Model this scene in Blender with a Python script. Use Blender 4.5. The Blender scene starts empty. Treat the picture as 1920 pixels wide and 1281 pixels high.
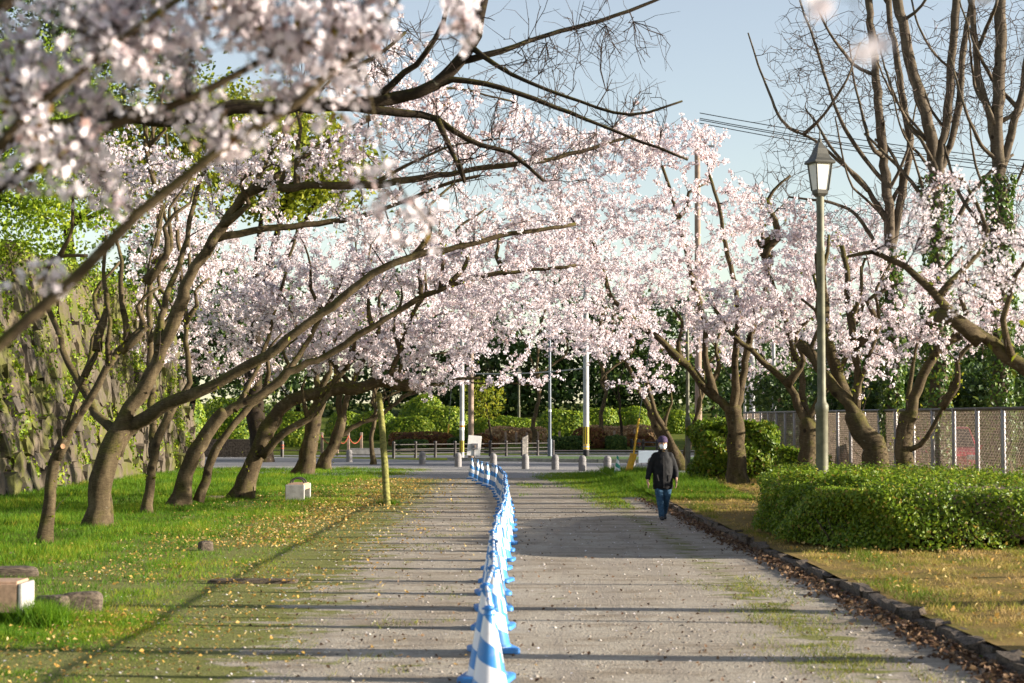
import bpy, bmesh, math, random
import numpy as np
from mathutils import Vector, Matrix

# ------------------------------------------------------------------ camera, sky, sun, exposure
scene = bpy.context.scene
C = scene.collection
random.seed(7)
RNG = np.random.default_rng(11)

F = 3467.0            # focal length in photo pixels (1920 wide)
CAM_H = 1.85
HORIZ, VPX = 797.0, 931.0
PITCH = math.atan((HORIZ - 640.5) / F)
YAW = math.atan((960 - VPX) / F)          # camera turned slightly right of the path axis (+Y)

cam_data = bpy.data.cameras.new('camera')
cam = bpy.data.objects.new('camera', cam_data)
C.objects.link(cam)
cam.location = (0, 0, CAM_H)
cam.rotation_euler = (math.pi / 2 + PITCH, 0, -YAW)
cam_data.sensor_width = 36
cam_data.lens = F / 1920 * 36
cam_data.clip_end = 3000
cam_data.dof.use_dof = True
cam_data.dof.focus_distance = 50
cam_data.dof.aperture_fstop = 3.5
cam_data.dof.aperture_blades = 9
scene.camera = cam

SUN_EL = math.radians(12.0)
SUN_AZ_OFF = math.radians(-6.0)            # sun sits to the right (+X), a touch on the camera's side
world = bpy.data.worlds.new('World')
scene.world = world
world.use_nodes = True
wn = world.node_tree
bg = wn.nodes['Background']
sky = wn.nodes.new('ShaderNodeTexSky')
sky.sky_type = 'NISHITA'
sky.sun_disc = False
sky.sun_elevation = SUN_EL
sky.sun_rotation = math.radians(90) - SUN_AZ_OFF
sky.air_density = 1.0
sky.dust_density = 0.4
sky.ozone_density = 1.0
# a thin even veil of high haze pales the whole sky
hsv = wn.nodes.new('ShaderNodeHueSaturation')
hsv.inputs['Saturation'].default_value = 0.68
hsv.inputs['Hue'].default_value = 0.515
wn.links.new(sky.outputs[0], hsv.inputs['Color'])
wn.links.new(hsv.outputs[0], bg.inputs[0])
bg.inputs[1].default_value = 0.080

sun_data = bpy.data.lights.new('sun', 'SUN')
sun_data.energy = 5.0
sun_data.angle = math.radians(0.53)
sun_data.color = (1.0, 0.90, 0.76)
sun = bpy.data.objects.new('sun', sun_data)
C.objects.link(sun)
sd = Vector((math.cos(SUN_AZ_OFF) * math.cos(SUN_EL), math.sin(SUN_AZ_OFF) * math.cos(SUN_EL), math.sin(SUN_EL)))
sun.rotation_euler = sd.to_track_quat('Z', 'Y').to_euler()
sun.location = (30, 20, 30)

scene.view_settings.view_transform = 'Standard'
scene.view_settings.look = 'None'
scene.view_settings.gamma = 1
scene.view_settings.exposure = 1.55
scene.cycles.max_bounces = 8
scene.cycles.transparent_max_bounces = 8
scene.cycles.use_denoising = True

# ------------------------------------------------------------------ helpers
_cp, _sp = math.cos(PITCH), math.sin(PITCH)
_cy, _sy = math.cos(YAW), math.sin(YAW)

def ray(px, py):
    u, v = (px - 960) / F, (640.5 - py) / F
    y = _cp - v * _sp
    z = _sp + v * _cp
    return Vector((u * _cy + y * _sy, -u * _sy + y * _cy, z))

def at(px, py, D):
    """World point seen at photo pixel (px, py) at depth D metres along the path."""
    d = ray(px, py)
    return Vector((0, 0, CAM_H)) + d * (D / d.y)

def gnd(px, py, z=0.0):
    d = ray(px, py)
    return Vector((0, 0, CAM_H)) + d * ((z - CAM_H) / d.z)

def ppm(D):
    return F / D

def terrain(D):
    return 0.0 if D < 112 else (D - 112) * 0.048

def mat(name, build):
    m = bpy.data.materials.new(name)
    m.use_nodes = True
    nt = m.node_tree
    nt.nodes.clear()
    out = nt.nodes.new('ShaderNodeOutputMaterial')
    build(nt, out)
    return m

def N(nt, kind, **kw):
    n = nt.nodes.new(kind)
    for k, v in kw.items():
        if k in n.inputs.keys() if isinstance(k, str) else False:
            n.inputs[k].default_value = v
        else:
            setattr(n, k, v)
    return n

def noise(nt, scale, detail=4, rough=0.6, coord='Object', stretch=None):
    tc = nt.nodes.new('ShaderNodeTexCoord')
    nz = nt.nodes.new('ShaderNodeTexNoise')
    nz.inputs['Scale'].default_value = scale
    nz.inputs['Detail'].default_value = detail
    nz.inputs['Roughness'].default_value = rough
    if coord == 'World':
        g = nt.nodes.new('ShaderNodeNewGeometry')
        src = g.outputs['Position']
    else:
        src = tc.outputs[coord]
    if stretch:
        mp = nt.nodes.new('ShaderNodeMapping')
        mp.inputs['Scale'].default_value = stretch
        nt.links.new(src, mp.inputs[0])
        src = mp.outputs[0]
    nt.links.new(src, nz.inputs['Vector'])
    return nz.outputs[0]

def ramp(nt, fac, stops):
    r = nt.nodes.new('ShaderNodeValToRGB')
    els = r.color_ramp.elements
    while len(els) < len(stops):
        els.new(0.5)
    for e, (p, c) in zip(els, stops):
        e.position = p
        e.color = (*c, 1) if len(c) == 3 else c
    nt.links.new(fac, r.inputs[0])
    return r.outputs[0]

def mixc(nt, fac, a, b, mode='MIX'):
    m = nt.nodes.new('ShaderNodeMix')
    m.data_type = 'RGBA'
    m.blend_type = mode
    for sock, v in ((m.inputs[0], fac), (m.inputs[6], a), (m.inputs[7], b)):
        if hasattr(v, 'is_output'):
            nt.links.new(v, sock)
        elif isinstance(v, (int, float)):
            sock.default_value = v
        else:
            sock.default_value = (*v, 1)
    return m.outputs[2]

def math_n(nt, op, a, b=None):
    m = nt.nodes.new('ShaderNodeMath')
    m.operation = op
    for i, v in enumerate((a, b)):
        if v is None:
            continue
        if hasattr(v, 'is_output'):
            nt.links.new(v, m.inputs[i])
        else:
            m.inputs[i].default_value = v
    return m.outputs[0]

def maprange(nt, v, a, b, c=0, d=1):
    m = nt.nodes.new('ShaderNodeMapRange')
    m.interpolation_type = 'SMOOTHSTEP'
    nt.links.new(v, m.inputs[0])
    for i, x in enumerate((a, b, c, d)):
        m.inputs[i + 1].default_value = x
    return m.outputs[0]

def principled(nt, out, color, rough=0.8, bump=None, bump_str=0.3, bump_dist=0.02, metal=0, spec=0.3):
    p = nt.nodes.new('ShaderNodeBsdfPrincipled')
    if hasattr(color, 'is_output'):
        nt.links.new(color, p.inputs['Base Color'])
    else:
        p.inputs['Base Color'].default_value = (*color, 1)
    if hasattr(rough, 'is_output'):
        nt.links.new(rough, p.inputs['Roughness'])
    else:
        p.inputs['Roughness'].default_value = rough
    p.inputs['Metallic'].default_value = metal
    p.inputs['Specular IOR Level'].default_value = spec
    if bump is not None:
        b = nt.nodes.new('ShaderNodeBump')
        b.inputs['Strength'].default_value = bump_str
        b.inputs['Distance'].default_value = bump_dist
        nt.links.new(bump, b.inputs['Height'])
        nt.links.new(b.outputs[0], p.inputs['Normal'])
    nt.links.new(p.outputs[0], out.inputs[0])
    return p

def simple(name, col, rough=0.7, var=0.15, scale=8, bump=0.15, metal=0, spec=0.3):
    def b(nt, out):
        nz = noise(nt, scale)
        lo = tuple(max(0, c * (1 - var * 1.6)) for c in col)
        hi = tuple(min(1, c * (1 + var)) for c in col)
        c = ramp(nt, nz, [(0.3, lo), (0.7, hi)])
        principled(nt, out, c, rough, noise(nt, scale * 6), bump, 0.01, metal, spec)
    return mat(name, b)

def tint_attr(nt):
    a = nt.nodes.new('ShaderNodeAttribute')
    a.attribute_name = 'tint'
    return a.outputs['Fac']

def leafy(name, stops, trans=0.35, rough=0.6, spec=0.2):
    """Thin leaf or petal: diffuse plus light passing through; colour varies leaf by leaf."""
    def b(nt, out):
        col = ramp(nt, tint_attr(nt), stops)
        p = nt.nodes.new('ShaderNodeBsdfPrincipled')
        p.inputs['Roughness'].default_value = rough
        p.inputs['Specular IOR Level'].default_value = spec
        t = nt.nodes.new('ShaderNodeBsdfTranslucent')
        nt.links.new(col, p.inputs['Base Color'])
        nt.links.new(col, t.inputs[0])
        m = nt.nodes.new('ShaderNodeMixShader')
        m.inputs[0].default_value = trans
        nt.links.new(p.outputs[0], m.inputs[1])
        nt.links.new(t.outputs[0], m.inputs[2])
        nt.links.new(m.outputs[0], out.inputs[0])
    return mat(name, b)

M = {}
M['petal'] = leafy('cherry_petals', [(0.0, (0.55, 0.34, 0.30)), (0.2, (0.83, 0.73, 0.755)), (0.6, (0.89, 0.835, 0.87)), (1.0, (0.93, 0.90, 0.925))], 0.38, 0.7, 0.1)
M['calyx'] = leafy('bronze_young_leaf', [(0.0, (0.16, 0.05, 0.025)), (0.45, (0.20, 0.11, 0.035)), (1.0, (0.26, 0.26, 0.04))], 0.35)
M['grass'] = leafy('grass_blades', [(0.0, (0.06, 0.14, 0.007)), (0.5, (0.11, 0.23, 0.010)), (0.85, (0.25, 0.31, 0.016)), (1.0, (0.40, 0.31, 0.05))], 0.45)
M['drygrass'] = leafy('dry_turf_blades', [(0.0, (0.11, 0.17, 0.015)), (0.35, (0.24, 0.24, 0.03)), (0.75, (0.40, 0.29, 0.08)), (1.0, (0.48, 0.33, 0.13))], 0.35)
M['hedge'] = leafy('hedge_leaves', [(0.0, (0.05, 0.10, 0.010)), (0.45, (0.14, 0.23, 0.014)), (0.85, (0.27, 0.34, 0.022)), (1.0, (0.38, 0.26, 0.05))], 0.4, 0.45, 0.35)
M['shrub'] = leafy('clipped_shrub_leaves', [(0.0, (0.09, 0.16, 0.010)), (0.6, (0.20, 0.29, 0.014)), (1.0, (0.36, 0.40, 0.03))], 0.4, 0.5, 0.3)
M['shrubdark'] = leafy('dark_hedge_leaves', [(0.0, (0.03, 0.06, 0.012)), (0.6, (0.06, 0.11, 0.02)), (1.0, (0.12, 0.16, 0.03))], 0.3)
M['shrubred'] = leafy('russet_hedge_leaves', [(0.0, (0.10, 0.045, 0.02)), (0.6, (0.20, 0.08, 0.03)), (1.0, (0.22, 0.18, 0.04))], 0.3)
M['shrubtan'] = leafy('tan_hedge_leaves', [(0.0, (0.26, 0.15, 0.07)), (0.6, (0.42, 0.27, 0.14)), (1.0, (0.44, 0.33, 0.16))], 0.3)
M['evergreen'] = leafy('evergreen_leaves', [(0.0, (0.025, 0.05, 0.012)), (0.6, (0.055, 0.10, 0.018)), (1.0, (0.13, 0.17, 0.025))], 0.25, 0.5, 0.3)
M['yellowgreen'] = leafy('fresh_camphor_leaves', [(0.0, (0.09, 0.13, 0.012)), (0.5, (0.20, 0.24, 0.018)), (1.0, (0.36, 0.34, 0.03))], 0.45)
M['ivy'] = leafy('ivy_leaves', [(0.0, (0.03, 0.07, 0.01)), (0.6, (0.07, 0.14, 0.015)), (1.0, (0.17, 0.22, 0.03))], 0.3, 0.4, 0.4)
M['dryleaf'] = leafy('fallen_brown_leaves', [(0.0, (0.06, 0.032, 0.02)), (0.5, (0.14, 0.082, 0.048)), (1.0, (0.28, 0.18, 0.10))], 0.2)
M['yelleaf'] = leafy('fallen_yellow_leaves', [(0.0, (0.36, 0.20, 0.05)), (0.5, (0.55, 0.34, 0.08)), (1.0, (0.62, 0.50, 0.24))], 0.3)

def bark_build(base, light, moss_amt):
    def b(nt, out):
        n1 = noise(nt, 5.0, 6, 0.65, 'World', (1, 1, 0.35))
        n2 = noise(nt, 26.0, 5, 0.7, 'World', (0.4, 0.4, 2.2))
        c = ramp(nt, n1, [(0.25, tuple(x * 0.45 for x in base)), (0.5, base), (0.75, light)])
        c = mixc(nt, 0.35, c, ramp(nt, n2, [(0.35, tuple(x * 0.5 for x in base)), (0.7, light)]))
        n4 = noise(nt, 11.0, 3, 0.5, 'World')                                  # pale lichen blotches
        c = mixc(nt, maprange(nt, n4, 0.66, 0.74, 0, 0.4), c, (0.22, 0.21, 0.16))
        g = nt.nodes.new('ShaderNodeNewGeometry')
        vk = nt.nodes.new('ShaderNodeTexVoronoi'); vk.inputs['Scale'].default_value = 2.6                 # knots and old pruning scars
        nt.links.new(g.outputs['Position'], vk.inputs['Vector'])
        c = mixc(nt, maprange(nt, vk.outputs['Distance'], 0.20, 0.11, 0, 0.85), c, (0.018, 0.012, 0.008))
        s = nt.nodes.new('ShaderNodeSeparateXYZ')
        nt.links.new(g.outputs['Normal'], s.inputs[0])
        n3 = noise(nt, 3.2, 4, 0.6, 'World')
        up = math_n(nt, 'ADD', math_n(nt, 'MULTIPLY', s.outputs[2], 0.30), n3)
        mk = maprange(nt, up, 0.50, 0.78, 0, moss_amt * .8)
        c = mixc(nt, mk, c, ramp(nt, n2, [(0.35, (0.035, 0.035, 0.008)), (0.65, (0.115, 0.105, 0.02))]))                               # moss grows on upper faces
        principled(nt, out, c, 0.9, math_n(nt, 'ADD', n2, math_n(nt, 'MULTIPLY', n1, 1.5)), 0.7, 0.016, 0, 0.12)
    return b
M['bark'] = mat('cherry_bark', bark_build((0.060, 0.043, 0.024), (0.19, 0.145, 0.082), 0.85))
M['bark_dark'] = mat('dark_mossy_bark', bark_build((0.024, 0.017, 0.012), (0.065, 0.048, 0.03), 0.6))
M['bark_grey'] = mat('grey_bare_tree_bark', bark_build((0.085, 0.066, 0.048), (0.22, 0.175, 0.13), 0.3))
M['twig'] = simple('cherry_twig_bark', (0.038, 0.024, 0.018), 0.9)
M['twig_grey'] = simple('bare_twig_bark', (0.065, 0.046, 0.036), 0.9)
M['sawn'] = simple('sawn_wood', (0.36, 0.20, 0.11), 0.85, 0.3, 20)

def stone_build(nt, out):
    oi = nt.nodes.new('ShaderNodeObjectInfo')
    n1 = noise(nt, 2.5, 5, 0.6, 'World')
    n2 = noise(nt, 14, 6, 0.7, 'World')
    base = ramp(nt, oi.outputs['Random'], [(0.0, (0.035, 0.03, 0.021)), (0.35, (0.085, 0.066, 0.042)), (0.65, (0.062, 0.054, 0.045)), (1.0, (0.12, 0.09, 0.056))])
    c = mixc(nt, maprange(nt, n1, 0.35, 0.7, 0, 0.6), base, (0.13, 0.105, 0.08))
    c = mixc(nt, maprange(nt, n2, 0.58, 0.74, 0, 0.5), c, (0.38, 0.33, 0.26))
    n3 = noise(nt, 0.9, 4, 0.6, 'World')
    c = mixc(nt, maprange(nt, n3, 0.44, 0.62, 0, 0.8), c, (0.085, 0.09, 0.018))
    principled(nt, out, c, 0.92, n2, 0.7, 0.02, 0, 0.15)
M['stone'] = mat('castle_wall_stone', stone_build)
M['kerbstone'] = simple('weathered_kerb_stone', (0.12, 0.092, 0.068), 0.95, 0.5, 9, 0.7)
M['soil'] = simple('dark_soil', (0.07, 0.05, 0.032), 1.0, 0.4, 3, 0.5)
M['concrete'] = simple('grey_concrete', (0.36, 0.345, 0.32), 0.9, 0.2, 6, 0.3)
M['conc_pole'] = simple('pole_concrete', (0.42, 0.42, 0.42), 0.8, 0.15, 3, 0.1)
M['brown_pole'] = simple('brown_weathered_pole', (0.30, 0.22, 0.17), 0.85, 0.2, 3, 0.2)
M['bollard'] = simple('bollard_granite', (0.235, 0.225, 0.225), 0.85, 0.2, 30, 0.3)
M['terracotta'] = simple('bench_brown_slab', (0.42, 0.27, 0.18), 0.85, 0.2, 20, 0.2)
M['steel_grey'] = simple('galvanised_steel', (0.24, 0.23, 0.24), 0.45, 0.1, 10, 0.05, 0.6, 0.5)
M['wire'] = simple('chain_link_wire', (0.33, 0.26, 0.20), 0.6, 0.25, 5, 0.0, 0.3, 0.4)
M['dark_steel'] = simple('dark_brown_steel', (0.05, 0.043, 0.04), 0.5, 0.2, 6, 0.05, 0.2, 0.5)
M['pole_blue'] = simple('blue_grey_pole_paint', (0.10, 0.12, 0.15), 0.5, 0.1, 4, 0.02, 0.2, 0.5)
M['lamp_green'] = simple('lamp_green_grey_paint', (0.135, 0.13, 0.082), 0.55, 0.3, 5, 0.1, 0.1, 0.4)
M['lamp_roof'] = simple('lamp_dark_roof_metal', (0.075, 0.072, 0.06), 0.5, 0.2, 8, 0.05, 0.3, 0.5)
M['lamp_glass'] = simple('lamp_milk_glass', (0.72, 0.70, 0.66), 0.3, 0.06, 5, 0.02, 0, 0.5)
M['yellow'] = simple('yellow_guard_plastic', (0.72, 0.40, 0.02), 0.5, 0.15, 6, 0.05, 0, 0.5)
M['black'] = simple('black_rubber', (0.02, 0.02, 0.022), 0.7, 0.2, 8, 0.1)
M['white_paint'] = simple('white_paint', (0.78, 0.76, 0.73), 0.6, 0.08, 4, 0.05)
M['orange'] = simple('orange_sticker', (0.75, 0.25, 0.03), 0.5, 0.05)
M['red_chain'] = simple('red_brown_chain', (0.35, 0.08, 0.04), 0.6, 0.2)
M['signblue'] = simple('pale_blue_sign_sheet', (0.62, 0.72, 0.80), 0.5, 0.05, 3)
M['old_white'] = simple('peeling_white_paint', (0.66, 0.60, 0.52), 0.8, 0.35, 7, 0.4)
M['conebase'] = simple('cone_blue_plastic', (0.035, 0.20, 0.52), 0.45, 0.12, 7, 0.05, 0, 0.5)
M['coneband'] = simple('cone_pale_plastic', (0.74, 0.74, 0.76), 0.35, 0.06, 6, 0.03, 0, 0.5)
M['barband'] = simple('weathered_white_bar', (0.52, 0.54, 0.58), 0.45, 0.15, 6, 0.03, 0, 0.4)
M['prop'] = simple('green_weathered_timber', (0.20, 0.19, 0.05), 0.9, 0.4, 12, 0.5)
M['wirecable'] = simple('power_cable', (0.035, 0.045, 0.055), 0.6, 0.1)
M['skin'] = simple('skin', (0.50, 0.28, 0.19), 0.55, 0.08, 12, 0.05, 0, 0.35)
M['jacket'] = simple('black_jacket_cloth', (0.008, 0.0078, 0.009), 0.75, 0.3, 14, 0.4, 0, 0.25)
M['denim'] = simple('blue_denim', (0.045, 0.095, 0.155), 0.9, 0.3, 22, 0.3, 0, 0.1)
M['beanie'] = simple('plum_knit', (0.075, 0.055, 0.10), 0.95, 0.2, 40, 0.5, 0, 0.1)
M['mask'] = simple('white_mask_cloth', (0.82, 0.81, 0.82), 0.9, 0.04, 20, 0.1, 0, 0.1)
M['shoe'] = simple('dark_shoe_leather', (0.03, 0.03, 0.035), 0.6, 0.2, 20, 0.1)
M['scarf'] = simple('brown_scarf', (0.20, 0.13, 0.06), 0.95, 0.4, 40, 0.2)
M['carred'] = simple('car_red_paint', (0.36, 0.025, 0.05), 0.25, 0.05, 2, 0.0, 0, 0.6)
M['carpink'] = simple('car_roof_pink', (0.40, 0.10, 0.12), 0.25, 0.05, 2, 0.0, 0, 0.6)  # roof colour, a paler and pinker red than the body
M['glass'] = simple('dark_window_glass', (0.02, 0.024, 0.03), 0.08, 0.1, 2, 0.0, 0, 0.7)
M['chrome'] = simple('chrome_trim', (0.7, 0.7, 0.72), 0.2, 0.05, 2, 0.0, 0.9, 0.5)

def stripes(name, c1, c2, turns, pitch):
    """Printed diagonal bands that wind round the cone body."""
    def b(nt, out):
        tc = nt.nodes.new('ShaderNodeTexCoord')
        s = nt.nodes.new('ShaderNodeSeparateXYZ')
        nt.links.new(tc.outputs['Object'], s.inputs[0])
        ang = math_n(nt, 'ARCTAN2', s.outputs[1], s.outputs[0])
        a = math_n(nt, 'MULTIPLY', ang, turns / (2 * math.pi))
        z = math_n(nt, 'MULTIPLY', s.outputs[2], 1.0 / pitch)
        f = math_n(nt, 'FRACT', math_n(nt, 'ADD', math_n(nt, 'ADD', a, z), 20.0))
        k = math_n(nt, 'GREATER_THAN', f, 0.5)
        dirt = noise(nt, 12, 4)
        col = mixc(nt, k, c1, c2)
        col = mixc(nt, maprange(nt, dirt, 0.5, 0.8, 0, 0.35), col, (0.35, 0.33, 0.3))
        principled(nt, out, col, 0.32, None, spec=0.5)
    return mat(name, b)
M['cone'] = stripes('cone_blue_white_bands', (0.04, 0.20, 0.50), (0.70, 0.70, 0.73), 1, 0.27)
M['conegreen'] = stripes('cone_green_white_bands', (0.01, 0.28, 0.17), (0.78, 0.78, 0.76), 1, 0.26)
def hazard_build(nt, out):
    tc = nt.nodes.new('ShaderNodeTexCoord')
    s = nt.nodes.new('ShaderNodeSeparateXYZ')
    nt.links.new(tc.outputs['Object'], s.inputs[0])
    ang = math_n(nt, 'ARCTAN2', s.outputs[1], s.outputs[0])
    f = math_n(nt, 'FRACT', math_n(nt, 'ADD', math_n(nt, 'MULTIPLY', ang, 3 / math.pi), 10))
    col = mixc(nt, math_n(nt, 'GREATER_THAN', f, 0.5), (0.70, 0.50, 0.02), (0.02, 0.02, 0.02))
    principled(nt, out, col, 0.5)
M['hazard'] = mat('yellow_black_wrap', hazard_build)

# ---- ground materials
def soil_build(nt, out):
    n1 = noise(nt, 0.5, 6, 0.65, 'World')
    n2 = noise(nt, 30, 5, 0.7, 'World')
    c = ramp(nt, n1, [(0.3, (0.055, 0.095, 0.010)), (0.55, (0.10, 0.14, 0.015)), (0.75, (0.20, 0.17, 0.05))])
    c = mixc(nt, maprange(nt, n2, 0.4, 0.7, 0, 0.5), c, (0.12, 0.085, 0.045))
    principled(nt, out, c, 1.0, n2, 0.8, 0.03, 0, 0.05)
M['lawn'] = mat('lawn_earth', soil_build)

def dry_build(nt, out):
    n1 = noise(nt, 0.9, 6, 0.65, 'World')
    n2 = noise(nt, 35, 5, 0.7, 'World')
    c = ramp(nt, n1, [(0.3, (0.10, 0.11, 0.02)), (0.5, (0.24, 0.17, 0.06)), (0.75, (0.34, 0.23, 0.09))])
    c = mixc(nt, maprange(nt, n2, 0.4, 0.7, 0, 0.5), c, (0.17, 0.11, 0.055))
    principled(nt, out, c, 1.0, n2, 0.8, 0.03, 0, 0.05)
M['drylawn'] = mat('dry_turf_earth', dry_build)

def path_build(nt, out):
    g = nt.nodes.new('ShaderNodeNewGeometry')
    s = nt.nodes.new('ShaderNodeSeparateXYZ')
    nt.links.new(g.outputs['Position'], s.inputs[0])
    n0 = noise(nt, 0.45, 5, 0.6, 'World')
    n1 = noise(nt, 2.2, 6, 0.65, 'World', (0.5, 1.0, 1))
    n2 = noise(nt, 55, 4, 0.7, 'World')
    vor = nt.nodes.new('ShaderNodeTexVoronoi')
    vor.inputs['Scale'].default_value = 38
    nt.links.new(g.outputs['Position'], vor.inputs['Vector'])
    base = ramp(nt, n0, [(0.3, (0.35, 0.30, 0.235)), (0.55, (0.44, 0.39, 0.315)), (0.75, (0.50, 0.45, 0.375))])
    base = mixc(nt, maprange(nt, n2, 0.40, 0.68, 0, 0.55), base, (0.20, 0.165, 0.13))
    peb = ramp(nt, vor.outputs['Color'], [(0.2, (0.20, 0.18, 0.16)), (0.6, (0.42, 0.38, 0.33)), (1.0, (0.60, 0.56, 0.50))])
    base = mixc(nt, maprange(nt, vor.outputs['Distance'], 0.25, 0.12, 0, 0.6), base, peb)
    nb = noise(nt, 1.3, 6, 0.7, 'World', (0.6, 1.4, 1))
    base = mixc(nt, maprange(nt, nb, 0.47, 0.64, 0, 0.7), base, (0.20, 0.155, 0.105))
    ng = noise(nt, 9.0, 5, 0.75, 'World', (0.8, 1.2, 1))
    base = mixc(nt, maprange(nt, ng, 0.50, 0.66, 0, 0.55), base, (0.17, 0.14, 0.11))
    nl = noise(nt, 0.9, 5, 0.6, 'World', (3.0, 0.25, 1))
    base = mixc(nt, maprange(nt, nl, 0.48, 0.64, 0, 0.45), base, (0.25, 0.215, 0.18))
    # moss and thin turf creep in from the left side and along the right wheel track
    xl = maprange(nt, s.outputs[0], -0.4, -4.0, 0.0, 0.52)
    lane = math_n(nt, 'SUBTRACT', s.outputs[0], 2.75)
    lane = math_n(nt, 'ABSOLUTE', lane)
    xr = maprange(nt, lane, 0.55, 0.0, 0.0, 0.17)
    edge = math_n(nt, 'ADD', xl, xr)
    mk = maprange(nt, math_n(nt, 'ADD', n1, edge), 0.63, 0.73, 0, 0.85)
    moss = ramp(nt, n2, [(0.30, (0.075, 0.095, 0.015)), (0.58, (0.17, 0.18, 0.03)), (0.78, (0.28, 0.22, 0.07))])
    c = mixc(nt, mk, base, moss)
    h = math_n(nt, 'ADD', n2, math_n(nt, 'MULTIPLY', vor.outputs['Distance'], -0.6))
    principled(nt, out, c, 1.0, h, 0.9, 0.018, 0, 0.08)
M['path'] = mat('gravel_path', path_build)

def asphalt_build(nt, out):
    n1 = noise(nt, 0.4, 5, 0.6, 'World')
    n2 = noise(nt, 60, 3, 0.7, 'World')
    c = ramp(nt, n1, [(0.3, (0.15, 0.15, 0.16)), (0.7, (0.21, 0.21, 0.22))])
    c = mixc(nt, maprange(nt, n2, 0.5, 0.7, 0, 0.4), c, (0.30, 0.30, 0.30))
    principled(nt, out, c, 0.85, n2, 0.5, 0.01, 0, 0.25)
M['asphalt'] = mat('worn_asphalt', asphalt_build)
M['gravelgrey'] = simple('grey_gravel_apron', (0.30, 0.29, 0.28), 1.0, 0.4, 14, 0.8)
M['sidewalk'] = simple('tan_paving', (0.36, 0.27, 0.20), 0.9, 0.15, 3, 0.2)
M['verge'] = simple('verge_grass', (0.08, 0.15, 0.03), 1.0, 0.4, 4, 0.6)
M['pebble'] = leafy('path_pebbles', [(0.0, (0.12, 0.10, 0.08)), (0.6, (0.30, 0.26, 0.22)), (1.0, (0.48, 0.44, 0.39))], 0.0, 0.9)

def link(o, parent=None):
    C.objects.link(o)
    if parent is not None:
        o.parent = parent
    return o

def props(o, label=None, cat=None, group=None, kind=None):
    if label: o['label'] = label
    if cat: o['category'] = cat
    if group: o['group'] = group
    if kind: o['kind'] = kind
    return o

def thing(name, label, cat, loc=(0, 0, 0), rz=0, group=None):
    o = bpy.data.objects.new(name, None)
    o.location = loc
    o.rotation_euler = (0, 0, rz)
    o.empty_display_size = 0.2
    link(o)
    return props(o, label, cat, group)

def np_mesh(name, V, faces, mats, attr=None, mi=None, smooth=False):
    """faces: list of (M,k) int arrays."""
    me = bpy.data.meshes.new(name)
    V = np.asarray(V, dtype=np.float32)
    me.vertices.add(len(V))
    me.vertices.foreach_set('co', V.ravel())
    loops = np.concatenate([f.ravel() for f in faces]).astype(np.int32)
    sizes = np.concatenate([np.full(len(f), f.shape[1], np.int32) for f in faces])
    starts = np.concatenate([[0], np.cumsum(sizes)[:-1]]).astype(np.int32)
    me.loops.add(len(loops))
    me.loops.foreach_set('vertex_index', loops)
    me.polygons.add(len(sizes))
    me.polygons.foreach_set('loop_start', starts)
    if mi is not None:
        me.polygons.foreach_set('material_index', np.asarray(mi, np.int32))
    if smooth:
        me.polygons.foreach_set('use_smooth', np.ones(len(sizes), bool))
    for m in (mats if isinstance(mats, (list, tuple)) else [mats]):
        me.materials.append(m)
    if attr is not None:
        a = me.attributes.new('tint', 'FLOAT', 'POINT')
        a.data.foreach_set('value', np.asarray(attr, np.float32))
    me.update(calc_edges=True)
    return me

def np_obj(name, V, faces, mats, parent=None, kind=None, world=True, **kw):
    V = np.asarray(V, dtype=np.float64)
    if parent is not None and world:
        V = V - np.array(parent.location)
    o = bpy.data.objects.new(name, np_mesh(name, V, faces, mats, **kw))
    link(o, parent)
    if kind: o['kind'] = kind
    return o

def catmull(P, R, step):
    P = np.asarray(P, float); R = np.asarray(R, float)
    if len(P) < 2: return P, R
    Q = np.vstack([2 * P[0] - P[1], P, 2 * P[-1] - P[-2]])
    op, orr = [], []
    for i in range(len(P) - 1):
        p0, p1, p2, p3 = Q[i:i + 4]
        n = max(1, int(np.linalg.norm(p2 - p1) / step))
        for k in range(n):
            t = k / n
            op.append(0.5 * ((2 * p1) + (-p0 + p2) * t + (2 * p0 - 5 * p1 + 4 * p2 - p3) * t * t + (-p0 + 3 * p1 - 3 * p2 + p3) * t ** 3))
            orr.append(R[i] * (1 - t) + R[i + 1] * t)
    op.append(P[-1]); orr.append(R[-1])
    return np.array(op), np.array(orr)

def tube_arrays(P, R, sides, cap=True, lump=0.0, seed=0, off=0):
    P = np.asarray(P, float); R = np.asarray(R, float)
    n = len(P)
    T = np.gradient(P, axis=0)
    T /= np.linalg.norm(T, axis=1)[:, None] + 1e-9
    mt = T.mean(0)
    ref = np.eye(3)[np.argmin(np.abs(mt))]
    A = np.cross(T, ref); A /= np.linalg.norm(A, axis=1)[:, None] + 1e-9
    B = np.cross(T, A)
    th = np.arange(sides) * 2 * math.pi / sides
    rr = np.repeat(R[:, None], sides, 1)
    if lump:
        rg = np.random.default_rng(seed)
        s = np.arange(n)[:, None]
        m = np.zeros((n, sides))
        for k in range(5):
            m += rg.uniform(.4, 1) * np.sin(s * rg.uniform(.25, 1.3) + (k % 4) * th[None] + rg.uniform(0, 6))
        m += rg.normal(0, .5, (n, sides))
        rr = rr * (1 + lump * m / 2.5)
    V = P[:, None] + rr[..., None] * (np.cos(th)[None, :, None] * A[:, None] + np.sin(th)[None, :, None] * B[:, None])
    V = V.reshape(-1, 3)
    i = np.arange(n - 1)[:, None] * sides; j = np.arange(sides)[None]; j2 = (j + 1) % sides
    Q = np.stack([i + j, i + j2, i + sides + j2, i + sides + j], -1).reshape(-1, 4) + off
    caps = []
    if cap:
        caps = [np.array([np.arange(sides)[::-1]]) + off, np.array([np.arange(sides)]) + (n - 1) * sides + off]
    return V, Q, caps

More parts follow.
